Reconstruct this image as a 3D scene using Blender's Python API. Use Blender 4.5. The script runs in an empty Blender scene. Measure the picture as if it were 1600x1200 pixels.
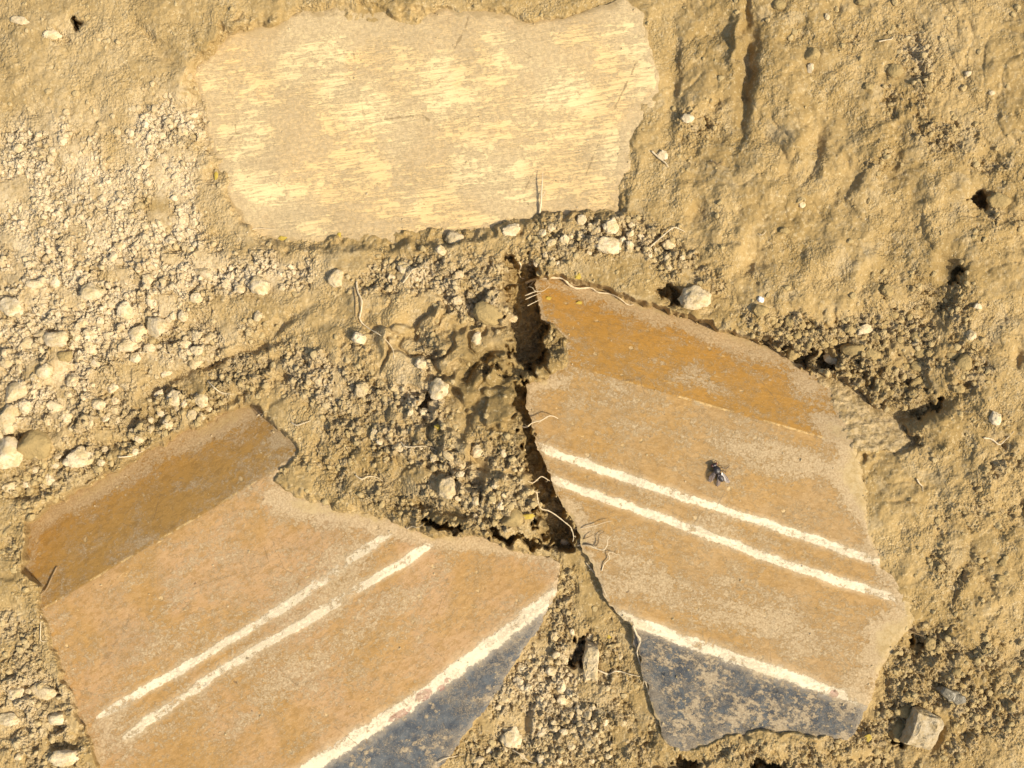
import bpy, math, random
import numpy as np
from mathutils import Vector, Matrix, Euler

# ------------------------------------------------------------------ camera, sky, sun, exposure
PX = 0.000275            # metres per photo pixel at the level z = 0
CAMH = 1636.0            # camera height in the same pixel unit
scene = bpy.context.scene
cam_d = bpy.data.cameras.new('camera'); cam = bpy.data.objects.new('camera', cam_d)
scene.collection.objects.link(cam); scene.camera = cam
cam.location = (0, 0, CAMH * PX); cam.rotation_euler = (0, 0, 0)
cam_d.sensor_width = 36; cam_d.lens = 36 * CAMH / 1600.0
cam_d.clip_start = 0.01; cam_d.clip_end = 100

SUN_EL = math.radians(47)
sun_dir = Vector((0.88, -0.47, 0)).normalized() * math.cos(SUN_EL) + Vector((0, 0, math.sin(SUN_EL)))
world = bpy.data.worlds.new('World'); scene.world = world; world.use_nodes = True
wn = world.node_tree; bgn = wn.nodes['Background']
sky = wn.nodes.new('ShaderNodeTexSky'); sky.sky_type = 'NISHITA'; sky.sun_disc = False
sky.sun_elevation = SUN_EL; sky.sun_rotation = math.atan2(sun_dir.x, sun_dir.y)
sky.dust_density = 3.0
wn.links.new(sky.outputs[0], bgn.inputs[0]); bgn.inputs[1].default_value = 0.15
sun_l = bpy.data.lights.new('sun', 'SUN'); sun = bpy.data.objects.new('sun', sun_l)
scene.collection.objects.link(sun)
sun_l.energy = 4.6; sun_l.angle = math.radians(0.5); sun_l.color = (1.0, 0.90, 0.72)
sun.rotation_euler = sun_dir.to_track_quat('Z', 'Y').to_euler()
scene.view_settings.view_transform = 'Standard'; scene.view_settings.look = 'None'
scene.view_settings.gamma = 1; scene.view_settings.use_curve_mapping = False
scene.view_settings.exposure = 0.08

COL = scene.collection
F = np.float32
rnd = random.Random(7)

# ------------------------------------------------------------------ numpy noise
def _tab(seed):
    r = np.random.RandomState(seed)
    return r
_gt = {}
def gnoise(x, y, seed=0):
    if seed not in _gt:
        a = _tab(seed).rand(256, 256) * 2 * np.pi
        _gt[seed] = (np.cos(a).astype(F), np.sin(a).astype(F))
    gx, gy = _gt[seed]
    xi = np.floor(x).astype(np.int32); yi = np.floor(y).astype(np.int32)
    fx = (x - xi).astype(F); fy = (y - yi).astype(F)
    sx = fx * fx * fx * (fx * (fx * 6 - 15) + 10); sy = fy * fy * fy * (fy * (fy * 6 - 15) + 10)
    def g(i, j):
        a = (xi + i) & 255; b = (yi + j) & 255
        return gx[a, b] * (fx - i) + gy[a, b] * (fy - j)
    n0 = g(0, 0) * (1 - sx) + g(1, 0) * sx
    n1 = g(0, 1) * (1 - sx) + g(1, 1) * sx
    return (n0 * (1 - sy) + n1 * sy) * 1.5
def fbm(x, y, octv=4, seed=0, gain=0.5):
    s = 0; a = 1.0
    for o in range(octv):
        s = s + a * gnoise(x * 2 ** o + 17.3 * o, y * 2 ** o - 9.1 * o, seed + o); a *= gain
    return s
def smooth(t):
    t = np.clip(t, 0, 1); return t * t * (3 - 2 * t)

def blobs(u, v, lst):
    """sum of rotated gaussian patches (u, v, ru, rv, angle_deg, amount)"""
    s = np.zeros(np.shape(u), F)
    for (bu, bv, ru, rv, ang, amt) in lst:
        c, sn = math.cos(math.radians(ang)), math.sin(math.radians(ang))
        du = u - bu; dv = v - bv
        a = (du * c + dv * sn) / ru; b = (-du * sn + dv * c) / rv
        q = a * a + b * b
        s += amt * np.exp(-np.minimum(q, 30))
    return s
def segdist(u, v, pts, closed=False):
    """distance to a polyline, plus side (cross product sign) of the nearest piece"""
    best = np.full(np.shape(u), 1e9, F); side = np.zeros(np.shape(u), F)
    n = len(pts)
    for i in range(n if closed else n - 1):
        ax, ay = pts[i]; bx, by = pts[(i + 1) % n]
        dx, dy = bx - ax, by - ay; L = dx * dx + dy * dy
        t = ((u - ax) * dx + (v - ay) * dy) / L
        if closed: t = np.clip(t, 0, 1)
        else:
            lo = -1e9 if i == 0 else 0; hi = 1e9 if i == n - 2 else 1
            t = np.clip(t, lo, hi)
        ex = u - ax - t * dx; ey = v - ay - t * dy
        d = ex * ex + ey * ey
        m = d < best
        best = np.where(m, d, best); side = np.where(m, np.sign(dx * ey - dy * ex), side)
    return np.sqrt(best), side
def linedist(u, v, pts):
    best = np.full(np.shape(u), 1e9, F)
    for i in range(len(pts) - 1):
        ax, ay = pts[i]; bx, by = pts[i + 1]
        dx, dy = bx - ax, by - ay; L = dx * dx + dy * dy
        t = np.clip(((u - ax) * dx + (v - ay) * dy) / L, 0, 1)
        best = np.minimum(best, (u - ax - t * dx) ** 2 + (v - ay - t * dy) ** 2)
    return np.sqrt(best)
def inside(u, v, pts):
    c = np.zeros(np.shape(u), bool); n = len(pts)
    for i in range(n):
        ax, ay = pts[i]; bx, by = pts[(i + 1) % n]
        if ay == by: continue
        m = ((ay > v) != (by > v)) & (u < (bx - ax) * (v - ay) / (by - ay) + ax)
        c ^= m
    return c
def sdf(u, v, pts):
    d, _ = segdist(u, v, pts, True)
    d = np.where(inside(u, v, pts), -d, d)
    d = d + gnoise(u / 30, v / 30, 90) * 5 + gnoise(u / 11, v / 11, 91) * 2.6 + gnoise(u / 5, v / 5, 92) * 1.1
    return d.astype(F)

# ------------------------------------------------------------------ outlines of the three painted slabs
TOP = [(318,150),(300,120),(345,62),(400,42),(470,22),(540,14),(605,18),(640,30),(700,16),(760,20),(830,34),(880,30),(930,12),(975,0),
       (1005,22),(1012,70),(1030,120),(1026,160),(1000,196),(985,240),(978,290),(965,328),(900,330),(845,336),
       (780,352),(720,362),(640,372),(560,380),(470,378),(410,368),(380,345),(352,300),(338,262),(325,215)]
LEFT = [(44,818),(90,785),(150,752),(215,715),(290,672),(350,645),(398,632),(418,655),(455,685),(468,705),(440,735),(428,752),
        (470,778),(540,795),(610,812),(680,838),(760,838),(820,862),(872,880),(868,930),(845,975),(805,1035),(775,1085),
        (735,1135),(700,1180),(660,1240),(600,1300),(190,1300),(165,1225),(150,1180),(118,1105),(90,1030),(66,960),(60,915),(40,890)]
RIGHT = [(838,436),(880,434),(930,448),(1010,474),(1090,502),(1170,527),(1235,562),(1278,585),(1302,620),(1320,655),(1336,690),
         (1345,730),(1352,790),(1365,850),(1380,888),(1415,925),(1428,965),(1402,1002),(1378,1040),(1360,1085),(1346,1122),
         (1325,1156),(1270,1150),(1200,1141),(1130,1150),(1078,1172),(1040,1162),(1016,1090),(1000,1020),(984,975),(948,935),
         (925,880),(905,830),(880,790),(858,740),(838,690),(826,640),(822,602),(852,590),(884,574),(890,556),(882,530),(864,508),(850,498),(843,475)]
BREAK = [(1262,570),(1300,588),(1340,608),(1376,640),(1412,668),(1440,696),(1404,704),(1360,704),(1330,705),(1310,660),(1290,615)]
CREASE_L = [(68,952),(330,796),(466,712)]
CREASE_R = [(820,548),(895,572),(1100,632),(1330,697)]
ST_L = [([(160,1116),(330,1018),(450,945),(612,830)], 6.6), ([(200,1148),(350,1045),(500,957),(668,855)], 7.0), ([(380,1268),(500,1190),(660,1086),(864,932)], 10.8)]
ST_R = [([(838,697),(1000,755),(1180,812),(1376,880)], 6.6), ([(862,750),(1050,815),(1230,882),(1424,943)], 6.6), ([(955,958),(1100,1012),(1230,1056),(1356,1098)], 9.0)]

def s_top(u, v):
    return (-16 + 0.006 * (u - 650) - 0.01 * (v - 200) + fbm(u / 260, v / 170, 3, 40) * 5 + gnoise(u / 60, v / 40, 44) * .8).astype(F)
def facet(u, v, crease, z0, drop, roll):
    d, s = segdist(u, v, crease)
    sd = -d * s          # positive above the crease
    k = np.sqrt(sd * sd + roll * roll) * .5 + sd * .5
    return z0 - drop * k, sd
def s_left(u, v):
    z, sd = facet(u, v, CREASE_L, -12.0, 0.47, 1.2)
    return (z + 0.01 * (u - 400) - .02 * (v - 900) + fbm(u / 200, v / 200, 3, 50) * 2.5).astype(F)
def s_right(u, v):
    z, sd = facet(u, v, CREASE_R, 2.0, 0.46, 1.6)
    return (z + 0.015 * (v - 850) + fbm(u / 220, v / 220, 3, 60) * 2.5).astype(F)

def s_break(u, v):
    d, _ = segdist(u, v, [(1278,585),(1302,620),(1320,655),(1336,690)])
    return (s_right(u, v) + 1.5 - .18 * d + fbm(u / 14, v / 9, 4, 64) * 3.2).astype(F)
# ------------------------------------------------------------------ level of the soil
CTRL = [(0,0,6),(150,50,8),(250,60,6),(150,200,3),(0,300,0),(200,300,0),(290,200,-7),(330,330,-10),(100,450,2),(250,450,2),(400,430,2),
 (0,600,2),(150,600,-3),(300,580,-2),(420,540,5),(500,450,8),(100,730,-16),(250,655,-22),(400,605,-24),(0,800,-6),(0,900,-3),(30,1000,0),
 (60,1120,-2),(0,1200,0),(600,450,12),(600,600,24),(480,590,10),(500,700,2),(560,750,0),(700,500,20),(740,420,12),(680,650,44),(760,650,66),
 (740,760,60),(640,770,10),(790,780,62),(785,700,66),(770,560,20),(790,470,14),(840,400,6),(880,410,4),(950,400,8),(1050,440,2),(1150,480,0),
 (1100,300,8),(1050,200,-14),(1050,60,-15),(1000,300,-14),(1250,60,4),(1250,200,0),(1300,350,4),(1450,150,6),(1580,100,10),(1580,350,6),(1400,430,10),(1300,520,-8),
 (1380,620,-36),(1440,560,-22),(1500,500,6),(1550,600,8),(1420,700,-2),(1450,850,2),(1550,800,6),(1500,1000,-2),(1400,1120,-4),(1550,1150,6),
 (1200,1185,16),(1080,1195,8),(970,1100,-4),(860,1100,-16),(900,960,-12),(930,1180,-8),(760,1190,-22),(890,880,-16),(820,1060,-20),(860,560,-6),(870,520,-16),
 (600,360,-14),(800,350,-6),(450,390,-12),(900,350,0),(500,-40,-6),(800,-40,-6),(1600,1200,8),(-100,1300,0),(1700,-100,8)]
# dents, ridges and ledges of the trampled earth (u, v, ru, rv, angle, height)
RELIEF = [(1150,60,9,60,4,9),(1168,120,12,90,8,-14),(1165,30,8,60,0,-9),(1100,150,40,60,10,7),(1120,200,30,50,-20,-6),(1215,130,45,60,0,5),(1240,215,22,40,-20,9),
 (1275,235,16,40,15,-8),(1200,290,55,30,20,7),(1290,250,30,25,0,8),(1320,290,14,50,35,-9),(1380,230,40,30,10,9),(1395,250,14,40,20,-7),
 (1340,290,40,22,10,5),(1430,330,20,45,5,-9),(1455,300,30,50,0,7),(1500,380,50,30,-10,6),(1390,380,22,45,20,-8),(1310,400,60,26,0,8),
 (1130,390,40,30,0,6),(1170,410,16,40,15,-8),(1230,450,60,24,10,8),(1480,430,18,55,10,-12),(1450,490,22,40,10,-14),(1540,440,50,40,0,8),
 (1500,560,60,60,0,6),(1470,660,30,24,0,10),(1440,640,40,12,-20,-14),(1400,650,30,16,20,-12),(1420,600,24,20,0,-10),
 (1090,330,18,30,0,-6),(1080,250,25,22,0,-7),(1043,190,16,60,10,-6),(1050,120,10,60,5,-5),
 (1533,314,10,12,0,-24),(1048,459,16,12,20,-24),(668,633,12,14,0,-18),(905,1018,12,22,20,-26),(122,37,4.5,4.5,0,-46),
 (235,60,10,50,-52,-7),(262,95,10,60,-48,-6),(300,130,34,20,20,6),(275,165,50,7,28,-6),(322,200,9,60,-14,-9),(330,265,26,9,10,4),
 (100,290,30,10,-60,-4),(90,240,50,30,0,5),(60,130,80,40,0,4),(180,150,60,50,0,4),
 (560,500,14,90,-10,7),(585,540,10,60,-20,-6),(520,520,40,30,0,6),(610,520,22,60,15,6),(655,520,18,50,10,-9),(640,600,20,40,10,-8),
 (700,560,30,24,0,9),(730,590,12,36,35,-18),(760,560,36,9,-30,-22),(790,590,26,10,-40,-16),(705,690,40,30,0,6),(730,650,10,50,20,-9),
 (600,690,50,20,30,5),(620,760,60,14,18,-10),(580,770,40,8,15,8),(700,800,80,8,10,-16),(660,790,20,10,20,-14),
 (435,510,60,10,-38,-13),(350,560,90,8,-18,-15),(260,600,40,9,-28,-14),(230,650,60,9,-18,-9),(300,620,60,10,-15,7),(150,700,60,8,-12,-12),
 (60,680,60,8,-20,-8),(20,680,40,7,25,-14),(120,660,50,10,-10,6),(380,590,60,8,-18,6),(440,560,50,9,-20,-8),(330,640,60,6,-22,-8),(110,770,80,7,-30,-14),
 (45,770,50,9,-10,-10),(50,830,16,30,0,8),(20,900,40,8,8,-8),(40,900,30,14,0,6),
 (70,1085,28,10,30,-10),(30,1080,22,8,0,-10),(110,1160,40,10,-20,-12),(60,1180,50,10,0,6),
 (1170,540,22,9,20,-16),(1205,540,14,14,0,-22),(1250,560,22,13,10,-22),(1290,550,14,14,0,-22),(1320,545,12,13,0,-16),(1240,520,80,14,14,5),
 (870,850,14,10,0,-14),(1000,1150,12,40,-20,-5),(870,1090,16,12,0,-10),(820,1130,10,24,10,-14),(790,1180,24,20,0,-10),(900,1000,18,40,20,4),
 (1480,1020,30,60,10,7),(1500,900,10,40,20,-8),(1430,1010,10,12,0,-16),(1400,1140,14,26,0,-18),(1462,1155,10,24,10,-14),(1350,1190,40,10,0,-10),(1195,1200,40,8,0,-16),
 (1050,1198,40,8,0,-18),(1300,1175,50,8,0,6),(1520,760,30,10,50,-6),(1560,690,30,9,50,-6),(1590,560,12,16,0,-12),(1510,600,10,9,0,-10),(1595,790,10,20,0,-12),
 (820,415,16,9,10,-18),(1040,380,30,10,20,-6),(900,395,50,14,0,5)]
# crumbly ground (density of clods and crumbs)
CRUMB = [(865,535,26,34,0,.5),(700,690,70,70,0,.2),(380,560,60,30,-20,.4),(300,630,90,30,-20,.5),(590,560,50,60,0,-.3),(775,610,56,50,-20,-.8),(815,690,30,70,-8,-.5),(40,230,70,40,-20,.9),(150,230,40,20,10,.35),(250,230,60,70,20,1.1),(60,300,80,60,20,.9),(160,310,90,50,0,.9),(250,310,60,40,0,.6),(90,370,110,50,0,.8),
 (250,390,110,40,10,.8),(60,480,100,60,0,1.1),(60,590,110,70,0,1.1),(200,540,80,60,0,.9),(200,450,110,30,0,.7),(330,425,80,30,0,.8),(440,420,80,28,-5,.9),
 (330,545,60,40,-30,.8),(90,690,110,50,0,.9),(230,670,90,30,-25,.8),(20,770,60,40,0,.7),(380,600,80,20,-20,.5),(470,580,60,40,20,.8),(520,600,50,40,20,.8),
 (540,660,50,50,0,.4),(640,430,60,30,0,.8),(720,440,60,40,0,1),(760,480,40,30,0,.7),(660,570,30,50,10,.8),(570,610,50,40,0,.7),(640,660,60,50,0,.9),
 (690,740,60,50,0,.9),(760,760,70,50,0,1.2),(800,720,30,80,-10,.9),(600,770,70,20,20,.7),(720,830,80,14,5,.4),(560,540,40,40,0,.4),(850,380,60,26,-10,.9),
 (930,365,70,35,10,1.2),(1030,390,60,30,25,.9),(1090,430,40,26,20,.7),(1180,520,50,22,20,1),(1250,530,60,35,10,1.3),(1340,560,70,50,20,1.3),(1400,520,60,60,10,1.3),
 (1430,600,50,40,30,.9),(1320,610,40,20,45,.7),(1380,660,60,24,38,.7),(1450,480,50,50,0,.9),(1090,190,40,40,0,.5),(1290,50,80,30,10,.35),(1440,80,40,60,0,.5),
 (1400,140,60,30,0,.45),(1460,200,70,24,20,.6),(1520,240,70,24,20,.6),(1560,330,40,30,0,.6),(1370,240,30,24,0,.5),(1530,560,50,50,0,.4),(1560,740,50,80,0,.45),(1500,860,50,60,0,.5),
 (1460,1000,50,60,0,.9),(1430,1100,60,60,0,1.3),(1540,1080,70,80,0,.9),(1250,1185,160,22,0,1.1),(1330,1160,50,30,0,.8),(880,940,26,50,10,1),(880,1040,60,70,20,1.4),
 (820,1120,80,60,0,1.5),(930,1150,90,50,0,1.1),(760,1185,60,24,0,.9),(960,1010,34,60,-20,.4),(30,1000,40,60,0,.6),(50,1110,70,70,0,1.2),(100,1180,50,40,0,1.2),(30,870,30,40,0,.5),
 (60,30,40,20,20,.25),(85,55,30,10,10,.4),(880,860,20,16,0,.8),(600,440,50,26,0,.5),(560,700,50,40,0,.3),(520,740,60,30,20,.5),(440,720,30,20,0,.4)]
# darker damp earth, with shade of flanks and crevices painted into its colour
DAMP_SHADE = [(765,595,78,50,-20,1.0),(808,680,40,95,-8,.9),(868,530,30,42,0,.9),(730,560,50,30,0,.5),(1380,600,100,56,30,.8),(1250,545,70,26,15,.5),(1480,440,44,54,10,.7),(1160,120,22,90,5,.4),(320,600,120,26,-20,.6),
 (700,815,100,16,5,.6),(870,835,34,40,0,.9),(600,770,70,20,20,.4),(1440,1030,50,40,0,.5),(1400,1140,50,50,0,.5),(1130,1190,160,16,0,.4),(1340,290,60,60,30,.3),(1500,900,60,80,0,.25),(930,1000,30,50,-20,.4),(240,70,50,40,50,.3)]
# paler, bone dry ground
DRY = [(180,180,300,260,0,.25),(110,310,160,90,0,.6),(250,250,70,80,0,.5),(40,230,80,40,-20,.8),(250,230,60,80,20,.8),(60,310,90,70,20,.9),(160,310,100,50,0,.9),(100,380,130,50,0,.8),(260,380,130,50,10,.7),(60,500,120,80,0,.9),
 (60,620,100,70,0,.7),(210,500,110,80,0,.8),(400,430,120,30,0,.8),(500,590,60,40,20,.6),(330,540,60,30,-30,.5),(650,430,60,30,0,.5),(720,440,60,40,0,.5),(650,640,60,60,0,.5),
 (100,50,50,20,20,.3),(640,570,40,40,0,.5),(760,760,80,50,0,.4),(860,1080,90,90,0,.7),(50,1100,70,70,0,.5),(940,370,80,30,10,.4),(1450,60,60,60,0,.3),(20,980,40,40,0,.3),
 (780,500,30,30,0,.4),(1400,540,80,50,0,.1),(1380,670,60,20,38,.6)]
SOFT = [(325,220,34,110,-10,30),(1415,950,30,60,0,30),(1375,800,40,110,-20,42),(500,25,260,30,0,26),(310,120,50,50,0,26),(620,376,280,18,-3,34),(1020,120,36,110,0,36),(975,270,24,70,20,24),(560,800,120,20,12,18),(1340,1040,30,60,30,8),(800,860,90,16,10,10)]

def level(u, v):
    w = np.full(np.shape(u), 1e-4, F); s = np.zeros(np.shape(u), F)
    for (cu, cv, z) in CTRL:
        g = np.exp(-np.minimum(((u - cu) ** 2 + (v - cv) ** 2) / (2 * 62.0 ** 2), 40)).astype(F)
        w += g; s += g * z
    return s / w
CREV = [([(800,408),(818,414)], 13, 40), ([(818,440),(820,500)], 35, 88), ([(822,500),(828,552)], 30, 84), ([(840,446),(842,500),(836,552)], 14, 88), ([(812,604),(822,650),(834,700)], 14, 30), ([(834,705),(850,765)], 26, 56), ([(860,800),(878,838)], 30, 60),
        ([(668,818),(720,828)], 7, 24), ([(765,836),(810,842),(852,852)], 8, 28), ([(750,575),(800,580),(835,560)], 9, 0), ([(1198,540),(1212,552)], 15, 60), ([(1238,556),(1256,564)], 14, 66),
        ([(1284,560),(1294,568)], 12, 60), ([(1044,456),(1052,461)], 16, 45), ([(121,37),(123,38)], 6.5, 60), ([(664,630),(672,636)], 13, 0), ([(908,1006),(900,1030)], 11, 52), ([(1531,312),(1535,318)], 10, 40),
        ([(1395,1150),(1405,1160)], 9, 36), ([(1060,1190),(1085,1196)], 10, 30), ([(1180,1196),(1212,1198)], 9, 30), ([(1440,645),(1470,632)], 8, 44), ([(1490,440),(1500,420)], 9, 24), ([(1430,1002),(1432,1010)], 9, 36)]

def soil(u, v, full=True):
    """height of the soil in pixel units; also returns masks"""
    far = smooth((np.maximum(np.abs(u - 800) / 800, np.abs(v - 600) / 600) - 1.15) / .6)
    B = level(u, v) * (1 - far) + far * fbm(u / 900, v / 900, 3, 5) * 30
    wu = u + gnoise(u / 26, v / 26, 70) * 7 + gnoise(u / 9, v / 9, 72) * 2; wv = v + gnoise(u / 26, v / 26, 71) * 7 + gnoise(u / 9, v / 9, 73) * 2
    B = B + blobs(wu, wv, RELIEF) * (1 + .4 * smooth((u - 1030) / 30) * smooth((700 - v) / 60))
    cen = blobs(u, v, [(770,640,120,170,0,1.6),(640,520,120,90,0,.35),(1330,580,150,60,20,.8),(330,620,150,60,-20,.6)])
    e0, j0, t0 = lumps(u, v, 62., 541, .45)
    B = B + np.clip(cen, 0, 1) * ((j0 * 22 + t0 * 30) * smooth(e0 / .3) - 11)
    B = B + smooth((u - 1020) / 60) * (fbm(u / 46, v / 42, 4, 47) * 4.2 - (1 - np.abs(gnoise(wu / 70 + 3 * gnoise(u / 200, v / 200, 46), wv / 55, 48))) ** 5 * 3.0)
    return B.astype(F), far

def clods(u, v, cell, dens, seed, rmin, rmax, hf):
    """rounded, tilted lumps on a jittered grid; dens = function of position"""
    T = np.random.RandomState(seed).rand(8, 128, 128).astype(F)
    f1 = max(cell * .4, 3.2); f2 = max(cell * .15, 2.6)
    wu = u + gnoise(u / f1, v / f1, seed + 3) * cell * .15 + gnoise(u / f2, v / f2, seed + 5) * min(cell * .07, 1.4)
    wv = v + gnoise(u / f1, v / f1, seed + 4) * cell * .15 + gnoise(u / f2, v / f2, seed + 6) * min(cell * .07, 1.4)
    ci = np.floor(u / cell).astype(np.int32); cj = np.floor(v / cell).astype(np.int32)
    H = np.zeros(np.shape(u), F); ID = np.zeros(np.shape(u), F)
    for i in (-1, 0, 1):
        for j in (-1, 0, 1):
            a = (ci + i) & 127; b = (cj + j) & 127
            cx = (ci + i + .15 + .7 * T[0, a, b]) * cell; cy = (cj + j + .15 + .7 * T[1, a, b]) * cell
            p = dens(cx, cy)
            r = cell * (rmin + (rmax - rmin) * T[2, a, b] ** 1.6) * (0.55 + 0.45 * np.clip(p, 0, 1))
            th = T[3, a, b] * 6.28
            dx = wu - cx; dy = wv - cy; c = np.cos(th); s = np.sin(th)
            x = (dx * c + dy * s) / r; y = (-dx * s + dy * c) / (r * (.62 + .38 * T[4, a, b]))
            q = .55 * np.sqrt(x * x + y * y)
            for kk, th0 in enumerate((0.2, 1.5, 2.6, 3.9, 5.1)):
                tk = th0 + T[kk, b, a] * .9
                q = np.maximum(q, (x * np.cos(tk) + y * np.sin(tk)) * (1.0 + .35 * T[7 - kk, b, a]))
            q = q * q
            k = np.minimum(1, 1.3 * np.clip(1 - q, 0, 1) ** .62) * (1 + .6 * (T[5, a, b] - .5) * x + .6 * (T[6, a, b] - .5) * y)
            h = k * r * hf * (.6 + .6 * T[7, a, b]) * (q < 1) * (T[5, b, a] < p)
            m = h > H
            H = np.where(m, h, H); ID = np.where(m, T[6, b, a] + .001, ID)
    return H, ID

def lumps(u, v, cell, seed, warp=.35):
    T = np.random.RandomState(seed).rand(4, 128, 128).astype(F)
    f1 = max(cell * .6, 4); f2 = max(cell * .22, 3)
    wu = u + gnoise(u / f1, v / f1, seed + 1) * cell * warp + gnoise(u / f2, v / f2, seed + 2) * cell * warp * .3
    wv = v + gnoise(u / f1, v / f1, seed + 3) * cell * warp + gnoise(u / f2, v / f2, seed + 4) * cell * warp * .3
    ci = np.floor(wu / cell).astype(np.int32); cj = np.floor(wv / cell).astype(np.int32)
    d1 = np.full(np.shape(u), 9., F); d2 = d1.copy(); ID = np.zeros(np.shape(u), F); tl = ID.copy()
    for i in (-1, 0, 1):
        for j in (-1, 0, 1):
            a = (ci + i) & 127; b = (cj + j) & 127
            dx = wu / cell - (ci + i + T[0, a, b]); dy = wv / cell - (cj + j + T[1, a, b])
            d = np.sqrt(dx * dx + dy * dy)
            m = d < d1
            d2 = np.where(m, d1, np.minimum(d2, d)); ID = np.where(m, T[2, a, b], ID)
            tl = np.where(m, dx * (T[3, a, b] - .5) + dy * (T[2, b, a] - .5), tl); d1 = np.where(m, d, d1)
    return d2 - d1, ID, tl
# a coarse raster of the crumb density, looked up by position
_gu = np.arange(-200, 1801, 4).astype(F); _gv = np.arange(-200, 1401, 4).astype(F)
_U, _V = np.meshgrid(_gu, _gv)
_cr = blobs(_U, _V, CRUMB); _cr = np.clip(_cr, 0, 1.25)
_cr = np.clip(_cr * (0.82 + fbm(_U / 55, _V / 55, 5, 80, .62) * 1.5), 0, 1.2) + 0.035
_fr = np.maximum(np.abs(_U - 800) / 820, np.abs(_V - 600) / 620) > 1
_cr = np.where(_fr, np.clip(.35 + fbm(_U / 120, _V / 120, 3, 81), 0.03, 1), _cr).astype(F)
_dr = np.clip(blobs(_U, _V, DRY), 0, 1) * np.clip(.8 + fbm(_U / 50, _V / 50, 4, 84) * .8, 0, 1.3)
_dr = _dr.astype(F)
_dm = (np.clip(blobs(_U, _V, DAMP_SHADE), 0, 1) * np.clip(.9 + fbm(_U / 30, _V / 30, 4, 86) * .9, 0, 1.3)).astype(F)
def look(ras, u, v):
    i = np.clip(((v + 200) / 4).astype(np.int32), 0, ras.shape[0] - 1); j = np.clip(((u + 200) / 4).astype(np.int32), 0, ras.shape[1] - 1)
    return ras[i, j]
dens_at = lambda u, v: look(_cr, u, v)

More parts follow.
